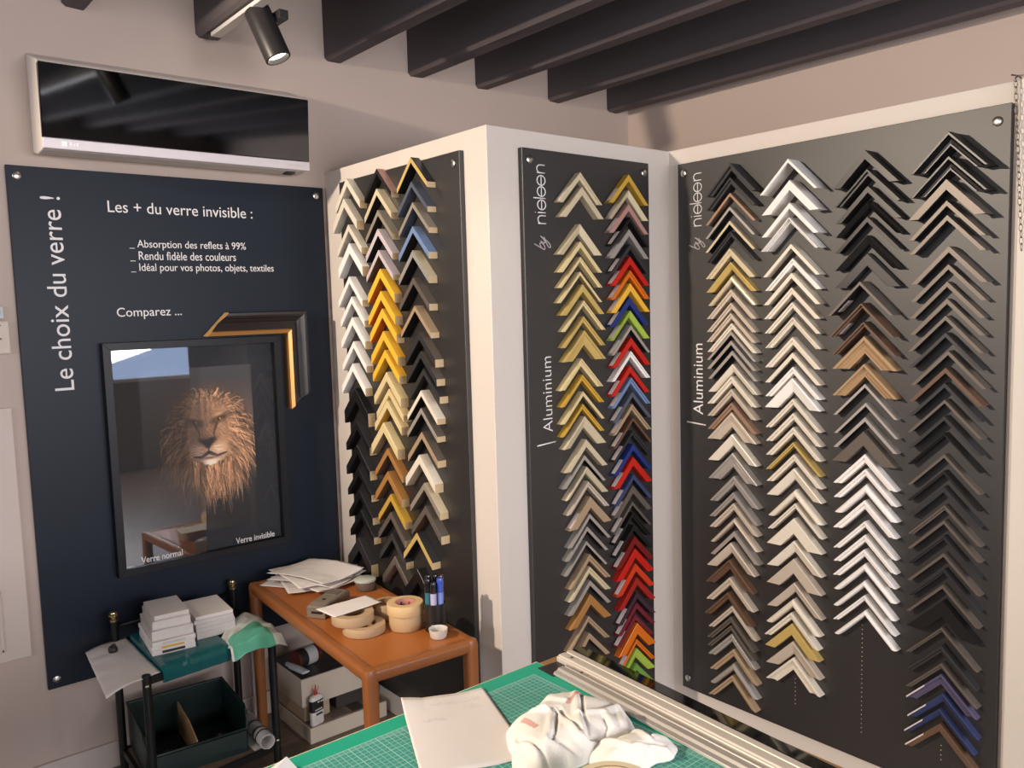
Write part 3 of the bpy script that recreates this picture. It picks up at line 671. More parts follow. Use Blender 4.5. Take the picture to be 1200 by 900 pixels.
  (2.0446, 1.806, 0.0137, 0.045, 'taupe', 'ell', 0),
  (2.0465, 1.7671, 0.0137, 0.045, 'taupe', 'ell', 0),
  (2.0525, 1.6834, 0.0161, 0.045, 'taupe', 'ell', 0),
  (2.046, 1.6353, 0.0139, 0.03, 'taupe', 'ell', 0),
  (2.0436, 1.5882, 0.014, 0.03, 'taupe', 'ell', 0),
  (2.0445, 1.5416, 0.014, 0.03, 'taupe', 'ell', 0),
  (2.0451, 1.4951, 0.0117, 0.04, 'taupe', 'ell', 0),
  (2.0459, 1.4484, 0.0117, 0.04, 'graphite', 'ell', 0),
  (2.0537, 1.3993, 0.0117, 0.04, 'taupe', 'ell', 0),
  (2.0478, 1.352, 0.0141, 0.04, 'walnut', 'ell', 0),
  (2.0463, 1.3094, 0.0118, 0.04, 'graphite', 'ell', 0),
  (2.0472, 1.2632, 0.0095, 0.04, 'taupe', 'ell', 0),
  (2.0467, 1.2177, 0.0119, 0.04, 'graphite', 'ell', 0),
  (2.0446, 1.1691, 0.0096, 0.035, 'black', 'step', 0),
  (2.0445, 1.1088, 0.0096, 0.03, 'taupe', 'ell', 0),
  (2.0445, 1.0624, 0.0097, 0.03, 'black', 'ell', 0),
  (2.0444, 1.0177, 0.017, 0.03, 'graphite', 'flat', 0),
  (2.0477, 0.9646, 0.0146, 0.03, 'taupe', 'step', 0),
  (2.0471, 0.9205, 0.0098, 0.03, 'taupe', 'ell', 0),
  (2.0457, 0.8761, 0.0122, 0.03, 'graphite', 'step', 0),
  (2.048, 0.8264, 0.0098, 0.03, 'taupe', 'ell', 0),
  (2.0488, 0.7806, 0.0123, 0.03, 'graphite', 'step', 0),
  (2.0469, 0.7341, 0.0099, 0.03, 'taupe', 'ell', 0),
  (2.0468, 0.6882, 0.0472, 0.03, 'black', 'ell', 0),
  (2.046, 0.609, 0.0125, 0.03, 'taupe', 'step', 0),
  (2.0456, 0.555, 0.0201, 0.03, 'graphite', 'step', 0),
  (2.0468, 0.5036, 0.0151, 0.03, 'taupe', 'step', 0),
  (2.0452, 0.4699, 0.0303, 0.025, 'purple', 'scoop', 1),
  (2.0499, 0.413, 0.0253, 0.025, 'navy', 'slope', 1),
  (2.0413, 0.3639, 0.0204, 0.025, 'navy', 'slope', 1),
  (2.0444, 0.3214, 0.023, 0.025, 'walnut', 'flat', 1),
 ],
}

COL = {  # colour word in the label, surface
 'graphite': ('dark grey', '#3b3a3c', .35, .3), 'copper': ('copper', '#ae8d76', .35, .4), 'silver': ('silver', '#c3bdb6', .3, .55), 'champagne': ('champagne', '#ddcfae', .33, .3), 'gold': ('gold', '#d8bc72', .33, .35),
 'beige': ('beige', '#cdbfae', .4, .25), 'cream': ('cream', '#e3dac9', .4, .1), 'walnut': ('brown', '#664d3c', .4, .1), 'taupe': ('taupe', '#6a6159', .4, .3), 'tan': ('tan', '#b39a7c', .4, .25), 'white': ('white', '#efebe6', .4, 0),
 'black': ('black', '#161516', .35, 0), 'wood': ('light wood', '#a98a66', .45, 0), 'purple': ('dusky purple', '#5b5470', .45, .1), 'navy': ('navy blue', '#39436a', .42, .15), 'palegold': ('pale gold', '#ecd8a4', .35, .25), 'yellowgold': ('yellow gold', '#e0b54c', .33, .35),
 'caramel': ('caramel brown', '#b07d45', .4, .2), 'rose': ('rose', '#b98f85', .4, .2), 'red': ('red', '#c22218', .3, .1), 'orange': ('orange', '#d9701c', .35, .1), 'yellow': ('yellow', '#ecb53a', .4, 0), 'blue': ('blue', '#22367e', .35, .2), 'lime': ('lime green', '#a7c04a', .35, .1),
 'skyblue': ('light blue', '#7890b8', .38, .2), 'slate': ('slate blue', '#59606f', .38, .3), 'brown': ('brown', '#6b4a3a', .4, .2), 'darkred': ('dark red', '#7a1d1c', .35, .2), 'vermilion': ('vermilion', '#cf3d1c', .32, .1), 'crimson': ('crimson', '#a2231f', .35, .1),
 'plum': ('plum', '#3f2a33', .4, .1), 'maroon': ('maroon', '#752531', .38, .2), 'green': ('green', '#6f9a3c', .35, .1), 'pewter': ('pewter', '#a09688', .35, .3), 'lilac': ('pale lilac', '#c8bcc0', .4, .1)}
def cmat(c): n, h, r, m = COL[c]; return mat(h, r, m, var=0.05, scale=60)
RAW = mat('#d8bd92', 0.7); PALE = mat('#ddd0cc', 0.6, var=0.02)
# cross sections: (0 outer edge .. 1 inner edge, 0 board .. 1 front)
PROF = {'flat': [(0, 0), (0, .97), (.04, 1), (.96, 1), (1, .97), (1, 0)],
        'step': [(0, 0), (0, .97), (.06, 1), (.42, 1), (.46, .84), (.96, .84), (1, .80), (1, 0)],
        'ell': [(0, 0), (0, 1), (1, 1), (1, .86), (.45, .84), (.45, 0)],
        'round': [(0, 0), (0, .7), (.08, .86), (.25, .97), (.5, 1), (.75, .97), (.92, .86), (1, .7), (1, 0)],
        'slope': [(0, 0), (0, .97), (.1, 1), (.9, .72), (1, .66), (1, 0)],
        'scoop': [(0, 0), (0, .97), (.05, 1), (.24, 1), (.30, .86), (.55, .72), (.8, .70), (.86, .80), (1, .80), (1, 0)]}
ORD = ['topmost', 'second from top', 'third from top', 'fourth from top', 'fifth from top', 'sixth from top', 'seventh from top', 'eighth from top', 'ninth from top', 'tenth from top'] + [w + ' from top' for w in
       'eleventh twelfth thirteenth fourteenth fifteenth sixteenth seventeenth eighteenth nineteenth twentieth twenty-first twenty-second twenty-third twenty-fourth twenty-fifth twenty-sixth twenty-seventh twenty-eighth twenty-ninth thirtieth thirty-first thirty-second thirty-third thirty-fourth thirty-fifth thirty-sixth thirty-seventh thirty-eighth thirty-ninth'.split()]
WHERE = {'A1': 'left wooden column', 'A2': 'middle wooden column', 'A3': 'right wooden column', 'B1': 'left column of the narrow board', 'B2': 'right column of the narrow board',
         'C1': 'first column of the widest board', 'C2': 'second column of the widest board', 'C3': 'third column of the widest board', 'C4': 'fourth column of the widest board'}
GRP = {'A': 'wooden frame corners beside the blue board', 'B': 'aluminium frame corners on the narrow board', 'C': 'aluminium frame corners on the widest board'}
def corner(key, i, n, rec):
    u, z, v, d, col, kind, stk = rec[:7]; K = key[0]; h = 0.090 if K == 'A' else 0.100
    if K == 'A': M = face_y(u, z, -B_ - TA)
    elif K == 'B': M = face_x(u, z, A_ + TA + 0.0025)
    else: M = face_y(u, z, -TA - 0.0025)
    word = COL[col][0]
    if K == 'A' and col in ('black', 'gold') and rec[7] != col: word = col + ' edged ' + COL[rec[7]][0]
    where = 'lowest' if i == n - 1 else ORD[i]
    lab = f"{word} {'' if K == 'A' else 'aluminium '}frame corner, {where} in the {WHERE[key]}"
    t = bpy.data.objects.new('frame_corner', None); C.objects.link(t); t.matrix_world = M; t.empty_display_size = 0.03; tag(t, lab, 'frame corner', GRP[K])
    outer, inner = (rec[7], rec[8]) if K == 'A' else (col, col)
    if kind == 'ell' and K != 'A': inner = 'graphite' if col in ('taupe', 'silver', 'champagne') else col  # dark grey inner walls: the hollow's shade put into the colour
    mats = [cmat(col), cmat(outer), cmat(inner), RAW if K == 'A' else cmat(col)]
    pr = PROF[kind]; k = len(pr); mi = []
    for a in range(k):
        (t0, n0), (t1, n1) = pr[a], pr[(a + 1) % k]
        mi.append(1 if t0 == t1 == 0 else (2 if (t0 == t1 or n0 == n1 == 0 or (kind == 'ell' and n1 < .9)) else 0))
    mi += [3, 3]
    for s in (-1, 1):
        a = [(0, -q * v, 0.0006 + e * d) for q, e in pr]
        if K == 'A': b = [(s * h, -h - q * v, 0.0006 + e * d) for q, e in pr]
        else: b = [(s * (h - q * v), -h, 0.0006 + e * d) for q, e in pr]
        G().loft([a, b], mi).build('arm', mats, t)
    if stk:
        g = G()
        if K == 'B':    # pale strip along the outer side wall of the left arm
            q = [(-h * .5, -h * .5), (-h * .93, -h * .93)]
            g.loft([[(x - .0004, y + .0004, zz) for zz in (d * .25, d * .9)] + [(x - .0009, y + .0009, zz) for zz in (d * .9, d * .25)] for x, y in q])
        elif i < 12:    # label on the inner side wall of the left arm
            q = [(-h * .45, -h * .45 - v), (-h * .78, -h * .78 - v)]
            g.loft([[(x + .0004, y - .0004, zz) for zz in (d * .15, d * .7)] + [(x + .0009, y - .0009, zz) for zz in (d * .7, d * .15)] for x, y in q])
        else:           # pale strip: a highlight painted along the left arm's front edge
            q = [(-h * .45, -h * .45), (-h * .97, -h * .97)]; e = min(.006, v * .5)
            g.loft([[(x, y - .001, d + .0008), (x, y - e, d + .0008), (x, y - e, d + .0014), (x, y - .001, d + .0014)] for x, y in q])
        g.build('pale_strip', PALE, t)
    return t
for key, L in CORNERS.items():
    for i, rec in enumerate(L): corner(key, i, len(L), rec)

# ------------------------------------------------------------------ chain at the right edge
t = thing('hanging_chain', 'thin metal chain hanging from a hook at the right edge', 'chain', (2.196, -0.03, ZT))
CH = mat('#8d8078', 0.4, 0.8)
G().tube([(0.0, 0.03, 0.004), (0.0, 0.008, 0.006), (0.0, -0.006, -0.002), (0.0, -0.004, -0.012)], 0.0022, 8).build('hook', CH, t, smooth=True)
G().tube([(-0.016, 0.012, 0.012), (0.0, 0.008, 0.006), (0.018, 0.012, 0.004)], 0.002, 8).build('hook_bracket', CH, t, smooth=True)
p = Vector((0, -0.004, -0.016))
for k in range(26):
    g = G(); M = T(*p) @ RY(-0.055) @ RZ(PI / 4 + k * PI / 2)
    g.tube([(0.0045 * math.cos(2 * PI * i / 14), 0, 0.010 * math.sin(2 * PI * i / 14)) for i in range(14)], 0.0011, 6, 0, M, closed=True)
    g.build('link', CH, t, smooth=True); p += Vector((0.00095, 0, -0.0166))

# ------------------------------------------------------------------ black steel cart beside the blue board
FL, FR, BL, BR = (0.475, -1.765), (0.43, -1.352), (0.10, -1.755), (0.06, -1.335)
STL = mat('#191a1b', 0.38, 0.3)
t = thing('shelf_cart', 'black steel shelf rack with brass finials below the blue board', 'rack', (0.27, -1.55, 0))
def loc(p, z=0.0): return (p[0] - 0.27, p[1] + 1.55, z)
for (p, top) in ((FL, 0.485), (FR, 0.485), (BL, 0.545), (BR, 0.545)):
    g = G(); x, y, _ = loc(p); g.prism([(x + 0.013 * math.cos(a) * (1.15 if abs(math.cos(a)) > .5 else 1), y + 0.013 * math.sin(a)) for a in [2 * PI * i / 16 for i in range(16)]], 0.0, top)
    g.build('post', STL, t, bevel=0.0015)
    if top > 0.5:
        g = G(); g.lathe([(0.0135, 0), (0.0135, 0.006), (0.009, 0.008), (0.009, 0.016), (0.0165, 0.019), (0.0165, 0.024), (0.012, 0.027), (0.011, 0.031), (0.0001, 0.033)], 24, 0, T(x, y, top), cap=False)
        g.build('finial', mat('#b9a27a', 0.25, 0.9), t, smooth='angle')
    else:
        for z in (0.455, 0.118):
            g = G(); g.lathe([(0.006, 0), (0.006, 0.002), (0.004, 0.0045), (0.0001, 0.005)], 16, 0, T(x + 0.0142, y - 0.003, z) @ RY(PI / 2), cap=False); g.build('screw', STEEL, t, smooth=True)
def quad(z0, z1, e=0.0): 
    return [loc(p) for p in (BL, FL, FR, BR)]
for z in (0.466, 0.092):
    q = quad(0, 0); g = G(); g.prism([(x * .985, y * .985) for x, y, _ in q], z, z + 0.006)
    for a, b_ in zip(q, q[1:] + q[:1]):
        A1, B1 = Vector(a), Vector(b_); A1.z = B1.z = z; n = Vector((0, 0, 0.004)); w = (B1 - A1).cross(Vector((0, 0, 1))).normalized() * .004
        g.loft([[A1 + w + Vector((0, 0, s)) for s in (-.012, .010)] + [A1 - w + Vector((0, 0, s)) for s in (.010, -.012)], [B1 + w + Vector((0, 0, s)) for s in (-.012, .010)] + [B1 - w + Vector((0, 0, s)) for s in (.010, -.012)]])
    g.build('shelf', STL, t)
    if z < .2: G().prism([(x * .95, y * .95) for x, y, _ in q], z + .0061, z + .0064).build('shelf_board', mat('#7a6354', .5, var=.25, scale=5, stretch=(30, 2, 1)), t)
a, b_ = loc(BL, 0.525), loc(BR, 0.525); G().tube([a, b_], 0.006, 10).build('back_rail', STL, t, smooth=True)
def crumple(v, amp, f, seed=0.0):
    n = noise.noise_vector(Vector(v) * f + Vector((seed, seed * 2.3, seed * .7))); return Vector(v) + n * amp
# white sheet over the left end
def sheet(name, c00, c10, c11, c01, z, mats, th=0.0012, nx=24, ny=18, f=None, amp=0.003, mi=None):
    g = G(); top = []
    for j in range(ny + 1):
        for i in range(nx + 1):
            u, v = i / nx, j / ny
            x = (c00[0] * (1 - u) + c10[0] * u) * (1 - v) + (c01[0] * (1 - u) + c11[0] * u) * v; y = (c00[1] * (1 - u) + c10[1] * u) * (1 - v) + (c01[1] * (1 - u) + c11[1] * u) * v
            zz = z + (f(u, v) if f else 0); n = noise.noise(Vector((x * 25, y * 25, z * 3)))
            top.append((x, y, zz + amp * (n + .6)))
    k = len(top); vs = top + [(x, y, zz - th) for x, y, zz in top]; fs = []; W1 = nx + 1; ms = []
    for j in range(ny):
        for i in range(nx):
            q = (j * W1 + i, j * W1 + i + 1, (j + 1) * W1 + i + 1, (j + 1) * W1 + i); mm = mi((i + .5) / nx, (j + .5) / ny) if mi else 0
            fs.append(q); ms.append(mm); fs.append(tuple(k + e for e in q[::-1])); ms.append(mm)
    bd = [i for i in range(nx)] + [nx + j * W1 for j in range(ny)] + [ny * W1 + i for i in range(nx, 0, -1)] + [j * W1 for j in range(ny, 0, -1)]
    for a, b2 in zip(bd, bd[1:] + bd[:1]): fs.append((a, b2, k + b2, k + a)); ms.append(0)
    g.add(vs, fs, ms); return g.build(name, mats, smooth=True)
o = sheet('plastic_sheet', (0.10, -1.848), (0.505, -1.885), (0.470, -1.722), (0.10, -1.722), 0.4735, mat('#ece6e0', 0.5, var=0.03), f=lambda u, v: (-0.016 * max(0, 1 - v / .5) ** 1.5) + .004)
tag(o, 'white plastic sheet hanging over the left end of the black rack', 'sheet')
t = thing('black_clip', 'small black plastic cap lying on the white sheet', 'cap', (0.20, -1.785, 0.478)); 
g = G(); g.lathe([(0.012, 0), (0.0145, 0.006), (0.0135, 0.016), (0.009, 0.021), (0.0001, 0.022)], 16, 0, RX(.25)); g.build('cap', mat('#232325', 0.5), t, smooth='angle'); G().box(-.004, .004, -.006, .006, .0215, .026).build('nub', mat('#2f2f31', 0.5), t)
# teal bag under the stacks, hanging a little over the front edge
g = G(); n = 26; rings = []
for k in range(n + 1):
    y = -1.718 + 0.214 * k / n; w = lambda a: 0.004 * noise.noise(Vector((y * 40, a, 3)))
    rings.append([(0.14, y, 0.4735), (0.44, y, 0.4735), (0.462 - .1 * (y + 1.6), y, 0.445 + w(0)), (0.474 - .1 * (y + 1.6), y, 0.450 + w(1)), (0.476 - .1 * (y + 1.6), y, 0.478 + w(2)), (0.455 - .1 * (y + 1.6), y, 0.496 + w(3)), (0.40, y, 0.5), (0.14, y, 0.5)])
g.loft(rings); o = g.build('plastic_bag', mat('#0f5c60', 0.22, var=0.25, scale=30, bump=0.6), smooth='angle'); tag(o, 'shiny teal plastic bag lying flat under the white packs', 'plastic bag')
# paler green bag at the right end
o = sheet('plastic_bag', (0.375, -1.500), (0.500, -1.512), (0.482, -1.318), (0.20, -1.312), 0.4735, [mat('#5cae92', 0.35, var=0.12, scale=25, bump=0.4), mat('#cfd3cb', 0.4, var=0.04, bump=0.4)], th=0.0012, nx=34, ny=24,
          f=lambda u, v: 0.040 * math.sin(PI * min(1, v * .9 + .1)) * (0.5 + .5 * (1 - u ** 3)) + .004 - .03 * max(0, u - .88) / .12 + .003 * math.sin(u * 17 + v * 11), amp=0.008, mi=lambda u, v: 0 if (.04 < v < .80 and u > .45) else 1)
tag(o, 'crumpled pale green and white plastic bag at the rack\'s right end', 'plastic bag')
# the two stacks of packed white leaflets
def pack(i, n, st, x0, x1, y0, y1, z, h, rz, edge, label, wrap):
    o = bpy.data.objects.new('leaflet_pack', None); C.objects.link(o); o.location = ((x0 + x1) / 2, (y0 + y1) / 2, z); o.rotation_euler = (0, 0, rz); o.empty_display_size = .03
    tag(o, label, 'leaflet pack', 'packs of leaflets on the black rack'); a, b_ = (x1 - x0) / 2, (y1 - y0) / 2
    g = G(); g.box(-a, a, -b_, b_, 0.0, h); g.build('leaflets', mat('#ded8d3', 0.7, var=0.05, scale=30), o, bevel=0.0015)
    if edge: G().box(a - .002, a + .0006, -b_ * .55, b_ * .5, h * .25, h * .75).build('printed_edge', mat(edge, 0.5), o)
    if wrap:
        g = G(); k = 14
        for s in (0,): 
            g.loft([[(p[0] * (1.03 + .02 * noise.noise(Vector((p[0] * 30, p[1] * 30, zz * 90 + i)))), p[1] * (1.03 + .02 * noise.noise(Vector((p[1] * 30, p[0] * 30, zz * 90)))), zz) for p in [(-a, -b_), (0, -b_), (a, -b_), (a, 0), (a, b_), (0, b_), (-a, b_), (-a, 0)]] for zz in (h * .02, h * .5, h + .00025)])
        g.build('wrapping', mat('#d0cac5', 0.18, var=0.06, scale=60, bump=0.5), o, smooth='angle')
    return o
z = 0.5005
S1 = [(0.017, '#23211f', 0), (0.012, '#d8a92c', 0), (0.014, '#c9c4be', 0), (0.03, None, 1), (0.026, None, 1), (0.014, None, 1)]
L1 = ['lowest leaflet pack of the left stack, dark printed edge', 'second leaflet pack of the left stack, yellow printed edge', 'third leaflet pack of the left stack, grey edge', 'thick wrapped leaflet pack, fourth of the left stack', 'wrapped leaflet pack just below the top of the left stack', 'topmost wrapped leaflet pack of the left stack']
for i, (h, e, wr) in enumerate(S1):
    in_ = .012 * max(0, i - 2); pack(i, 6, 1, 0.175 + in_ * .4, 0.395 - in_ * 1.2, -1.708 + in_ * .6, -1.578 - in_ * .2, z, h - .0004, random.uniform(-.05, .05) - .08, e, L1[i], wr); z += h
z = 0.5005
S2 = [(0.022, None, 1), (0.014, '#b98b2c', 1), (0.014, '#5a4a34', 1), (0.013, '#3a3230', 1), (0.012, None, 0)]
L2 = ['lowest leaflet pack of the right stack', 'second leaflet pack of the right stack, ochre printed edge', 'third leaflet pack of the right stack, brown edge', 'fourth leaflet pack of the right stack, dark edge', 'grey topped leaflet pack on top of the right stack']
for i, (h, e, wr) in enumerate(S2):
    pack(i, 5, 2, 0.165, 0.352, -1.562, -1.440, z + .0, h - .0004, random.uniform(-.04, .04) - .08, e, L2[i], wr); z += h
# crate, divider, paper roll, card on the lower shelf
t = thing('storage_crate', 'dark green open-front crate on the rack\'s lower shelf', 'crate', (0.25, -1.587, 0.0985), -0.09)
GR = mat('#09231f', 0.4); g = G(); hx, hy = 0.145, 0.158
g.box(-hx, hx, -hy, hy, 0, 0.006)
for x0, x1, y0, y1, h in ((-hx, hx, -hy, -hy + .005, .15), (-hx, hx, hy - .005, hy, .15), (-hx, -hx + .005, -hy, hy, .15), (hx - .005, hx, -hy, hy, .075)): g.box(x0, x1, y0, y1, 0.003, h)
g.build('body', GR, t, bevel=0.001)
g = G(); rim = [(-hx, -hy, .15), (-hx, hy, .15), (hx - .03, hy, .15), (hx, hy, .12), (hx, hy, .078), (hx, -hy, .078), (hx, -hy, .12), (hx - .03, -hy, .15)]
g.tube(rim, 0.005, 8, closed=True); g.build('rim', GR, t, smooth=True)
t = thing('cardboard_divider', 'brown cardboard piece standing in the dark green crate', 'cardboard', (0.25, -1.588, 0.106), -0.09)
g = G(); g.loft([[(-.12, y, 0), (.13, y, 0), (.134, y, .078), (.03, y, .104), (-.12, y, .110)] for y in (-.002, .002)]); g.build('card', mat('#b08e62', 0.8, var=.05, stretch=(1, 1, 12)), t)
g = G(); g.box(-.12, .128, -.0023, .0023, .1104, .1108) if False else g.box(.1305, .1325, -.0023, .0023, 0, .07); g.build('cut_edge', mat('#c9a878', 0.8), t)
for k, (x, y, lab) in enumerate(((0.30, -1.66, 'small grey box inside the green crate, left of the cardboard'), (0.31, -1.50, 'small dark grey box inside the green crate, right of the cardboard'))):
    t = thing('small_box', lab, 'box', (x, y, 0.1055), .2 - .5 * k); G().box(-.03, .03, -.02, .02, 0, .022).build('carton', mat('#6b6660' if k == 0 else '#3c3f3f', 0.6), t, bevel=.001); G().box(-.0305, .0305, -.006, .006, .0222, .023).build('tape_strip', mat('#8d877d', 0.4), t)
t = thing('paper_roll', 'roll of white paper with black bands on the lower shelf', 'paper roll', (0.345, -1.386, 0.1262), -0.05)
g = G(); pts = []
for i in range(61): a = i / 60 * 2 * PI * 2.6; r = 0.0265 - 0.0045 * i / 60; pts.append((r * math.cos(a), r * math.sin(a)))
inn = [(x * (1 - .0008 / math.hypot(x, y)), y * (1 - .0008 / math.hypot(x, y))) for x, y in pts]
ring = pts + inn[::-1]; g.loft([[(x, y, zz) for x, y in ring] for zz in (-.11, .10)], 0, RY(PI / 2), cap=True); g.build('roll', mat('#d9d4d1', 0.7, var=.02), t, smooth='angle')
for x in (-.02, .035, .06):
    g = G(); g.lathe([(0.0268, -.003), (0.0276, -.003), (0.0276, .003), (0.0268, .003)], 32, 0, T(x, 0, 0) @ RY(PI / 2), cap=False); g.build('band', mat('#222122', 0.5), t, smooth='angle')
o = G().prism([(0.20, -1.432), (0.425, -1.428), (0.41, -1.368), (0.20, -1.36)], 0.0983, 0.0993).build('white_card', PAPER); tag(o, 'white card lying flat under the paper roll', 'card')
# white cable trunk on the wall behind the rack
o = G().box(0.0005, 0.012, -1.262, -1.240, 0.092, 0.336).build('cable_duct', mat('#c9c2bf', 0.6), bevel=.002); tag(o, 'white cable duct on the wall between rack and orange table', 'cable duct')

# ------------------------------------------------------------------ orange wooden side table
TZ = 0.56; ra = math.radians(-4.1)
t = thing('side_table', 'orange brown wooden side table with rounded frame in the corner', 'table', (0.595, -1.137, 0), ra)
WD = mat('#935a30', 0.34, var=0.16, scale=14, stretch=(1, 9, 9), bump=0.05); WD2 = mat('#a8622c', 0.36, var=0.10, scale=9, stretch=(1, 5, 1)); hx, hy = 0.497, 0.186
G().box(-hx + .034, hx - .034, -hy + .034, hy - .034, TZ - .016, TZ - .0005).build('tabletop', WD2, t)
def rr(cx, cy, r, n=6): return [(cx + r * c * (1 if abs(c) > .01 else 1), cy + r * s_) for c, s_ in [(math.cos(2 * PI * i / 16), math.sin(2 * PI * i / 16)) for i in range(16)]]
def rod(g, a, b_, r=0.0195):
    A, B = Vector(a), Vector(b_); d = (B - A).normalized(); up = Vector((0, 0, 1)) if abs(d.z) < .5 else Vector((1, 0, 0)); s_ = d.cross(up).normalized(); w = s_.cross(d)
    prof = [(math.copysign(abs(math.cos(q)) ** .6, math.cos(q)) * r, math.copysign(abs(math.sin(q)) ** .6, math.sin(q)) * r) for q in [2 * PI * i / 20 for i in range(20)]]
    g.loft([[P + s_ * x + w * y for x, y in prof] for P in (A, B)])
for a, b_ in (((-hx + .02, -hy + .02), (hx - .02, -hy + .02)), ((-hx + .02, hy - .02), (hx - .02, hy - .02)), ((-hx + .02, -hy + .02), (-hx + .02, hy - .02)), ((hx - .02, -hy + .02), (hx - .02, hy - .02))):
    g = G(); rod(g, (a[0], a[1], TZ - .017), (b_[0], b_[1], TZ - .017)); g.build('frame_rail', WD, t, smooth='angle')
for sx in (-1, 1):
    for sy in (-1, 1):
        x, y = sx * (hx - .02), sy * (hy - .02); g = G(); k = 20
        pr = [(math.copysign(abs(math.cos(q)) ** .6, math.cos(q)), math.copysign(abs(math.sin(q)) ** .6, math.sin(q))) for q in [2 * PI * i / 20 for i in range(20)]]
        g.loft([[(x + c * r, y + s_ * r, z) for c, s_ in pr] for r, z in ((.015, 0), (.0175, .02), (.0195, .3), (.0205, TZ - .03), (.021, TZ - .012), (.017, TZ + .001), (.009, TZ + .003))]); g.build('leg', WD, t, smooth='angle')
# papers on the table
z = TZ + 0.0012; PL = ['lowest sheet of the loose white papers on the orange table', None, None, None, None, 'topmost creased white paper of the loose pile on the orange table']
for i in range(6):
    cx, cy = 0.235 + random.uniform(-.02, .02), -1.095 + random.uniform(-.015, .015); rz = (0.5, -.25, .15, .45, -.05, .28)[i]; a, b_ = .148, .105; Mz = T(cx, cy, 0) @ RZ(rz)
    q = [tuple((Mz @ Vector(p))[:2]) for p in ((-a, -b_, 0), (a, -b_, 0), (a, b_, 0), (-a, b_, 0))]
    o = sheet('paper_sheet', q[0], q[1], q[2], q[3], z, PAPER, th=.0006, f=(lambda u, v, i=i: .010 * i / 5 * (4 * u * (1 - u)) + (.012 if i == 5 else .004) * max(0, 2 * abs(v - .5) - .2) * u), amp=.0022)
    tag(o, PL[i] or 'white sheet in the middle of the loose pile on the orange table', 'paper', 'loose papers on the orange table'); z += 0.0062
# taupe box with a slot
t = thing('paper_punch', 'grey taupe block with round hole beside the papers', 'desk tool', (0.55, -1.195, TZ), math.radians(123))
g = G(); g.loft([[(x, -.034, 0), (x, .034, 0), (x, .034, h * .9), (x, .028, h), (x, -.028, h), (x, -.034, h * .9)] for x, h in ((-.085, .040), (-.055, .046), (.055, .046), (.085, .042))]); g.build('body', mat('#7d7266', 0.45), t, bevel=.003)
g = G(); g.lathe([(.0001, .0004), (.007, .0004), (.007, 0)], 16, 0, T(-.03, 0, .0462), cap=False); g.build('hole', mat('#14110f', 0.8), t)
G().box(-.0862, -.0845, -.024, .016, .016, .024).build('slot', mat('#1b1714', 0.8), t); G().box(.015, .052, -.02, .02, .0461, .048).build('label_plate', mat('#6b6259', 0.4), t)
# rolls of tape
def tape(name, label, p, r, h, ri, c, core, rz=0.0, group='rolls of tape on the orange table'):
    t = thing(name, label, 'tape roll', p, rz, group); g = G()
    g.lathe([(ri, 0.0), (r - .001, 0.0), (r, .0015), (r, h - .0015), (r - .001, h), (ri, h)], 56, 0, cap=False); g.build('tape', c, t, smooth='angle')
    g = G(); g.lathe([(ri - .0025, .0006), (ri - .0002, .0006), (ri - .0002, h - .0006), (ri - .0025, h - .0006), (ri - .0025, .0006)], 48, 0, cap=False); g.build('core', core, t, smooth='angle'); return t
KR = mat('#b59a78', 0.6, var=.05, scale=90, stretch=(1, 1, 14)); MK = mat('#d3b486', 0.6, var=.04, scale=90, stretch=(1, 1, 14)); CB = mat('#a98a66', 0.8)
tape('tape_roll', 'wide brown kraft tape roll, lower of two under the white card', (0.800, -1.205, TZ + .0006), .066, .026, .040, KR, CB)
tape('tape_roll', 'wide brown kraft tape roll just under the white card', (0.762, -1.222, TZ + .0272), .066, .030, .040, KR, CB)
tape('tape_roll', 'brown kraft tape roll behind the white card by the rear edge', (0.745, -1.085, TZ + .0006), .048, .050, .034, KR, CB)
tape('tape_roll', 'beige masking tape roll under the one with the pink core', (0.861, -1.088, TZ + .0006), .054, .046, .033, mat('#b99a74', 0.6, var=.05, scale=90, stretch=(1, 1, 14)), CB)
t = tape('tape_roll', 'cream masking tape roll with pink printed core, topmost of its pair', (0.860, -1.090, TZ + .0472), .057, .034, .033, MK, mat('#c98f80', 0.6))
for k in range(5):
    a = 1.2 + k * .85; g = G(); g.loft([[(.0303 * math.cos(a + q), .0303 * math.sin(a + q), z) for q in (0, .18)] + [(.0299 * math.cos(a + q), .0299 * math.sin(a + q), z) for q in (.18, 0)] for z in (.006, .024)]); g.build('core_print', mat(('#e9e2dc', '#a8303a', '#3a4a86', '#e9e2dc', '#a8303a')[k], 0.6), t)
q = [(0.668, -1.300), (0.772, -1.290), (0.770, -1.120), (0.667, -1.117)]
o = sheet('white_card', q[0], q[1], q[2], q[3], TZ + .0592, PAPER, th=.0008, amp=.0008, f=lambda u, v: .005 * u * v); tag(o, 'white card lying on top of the brown tape rolls', 'card')
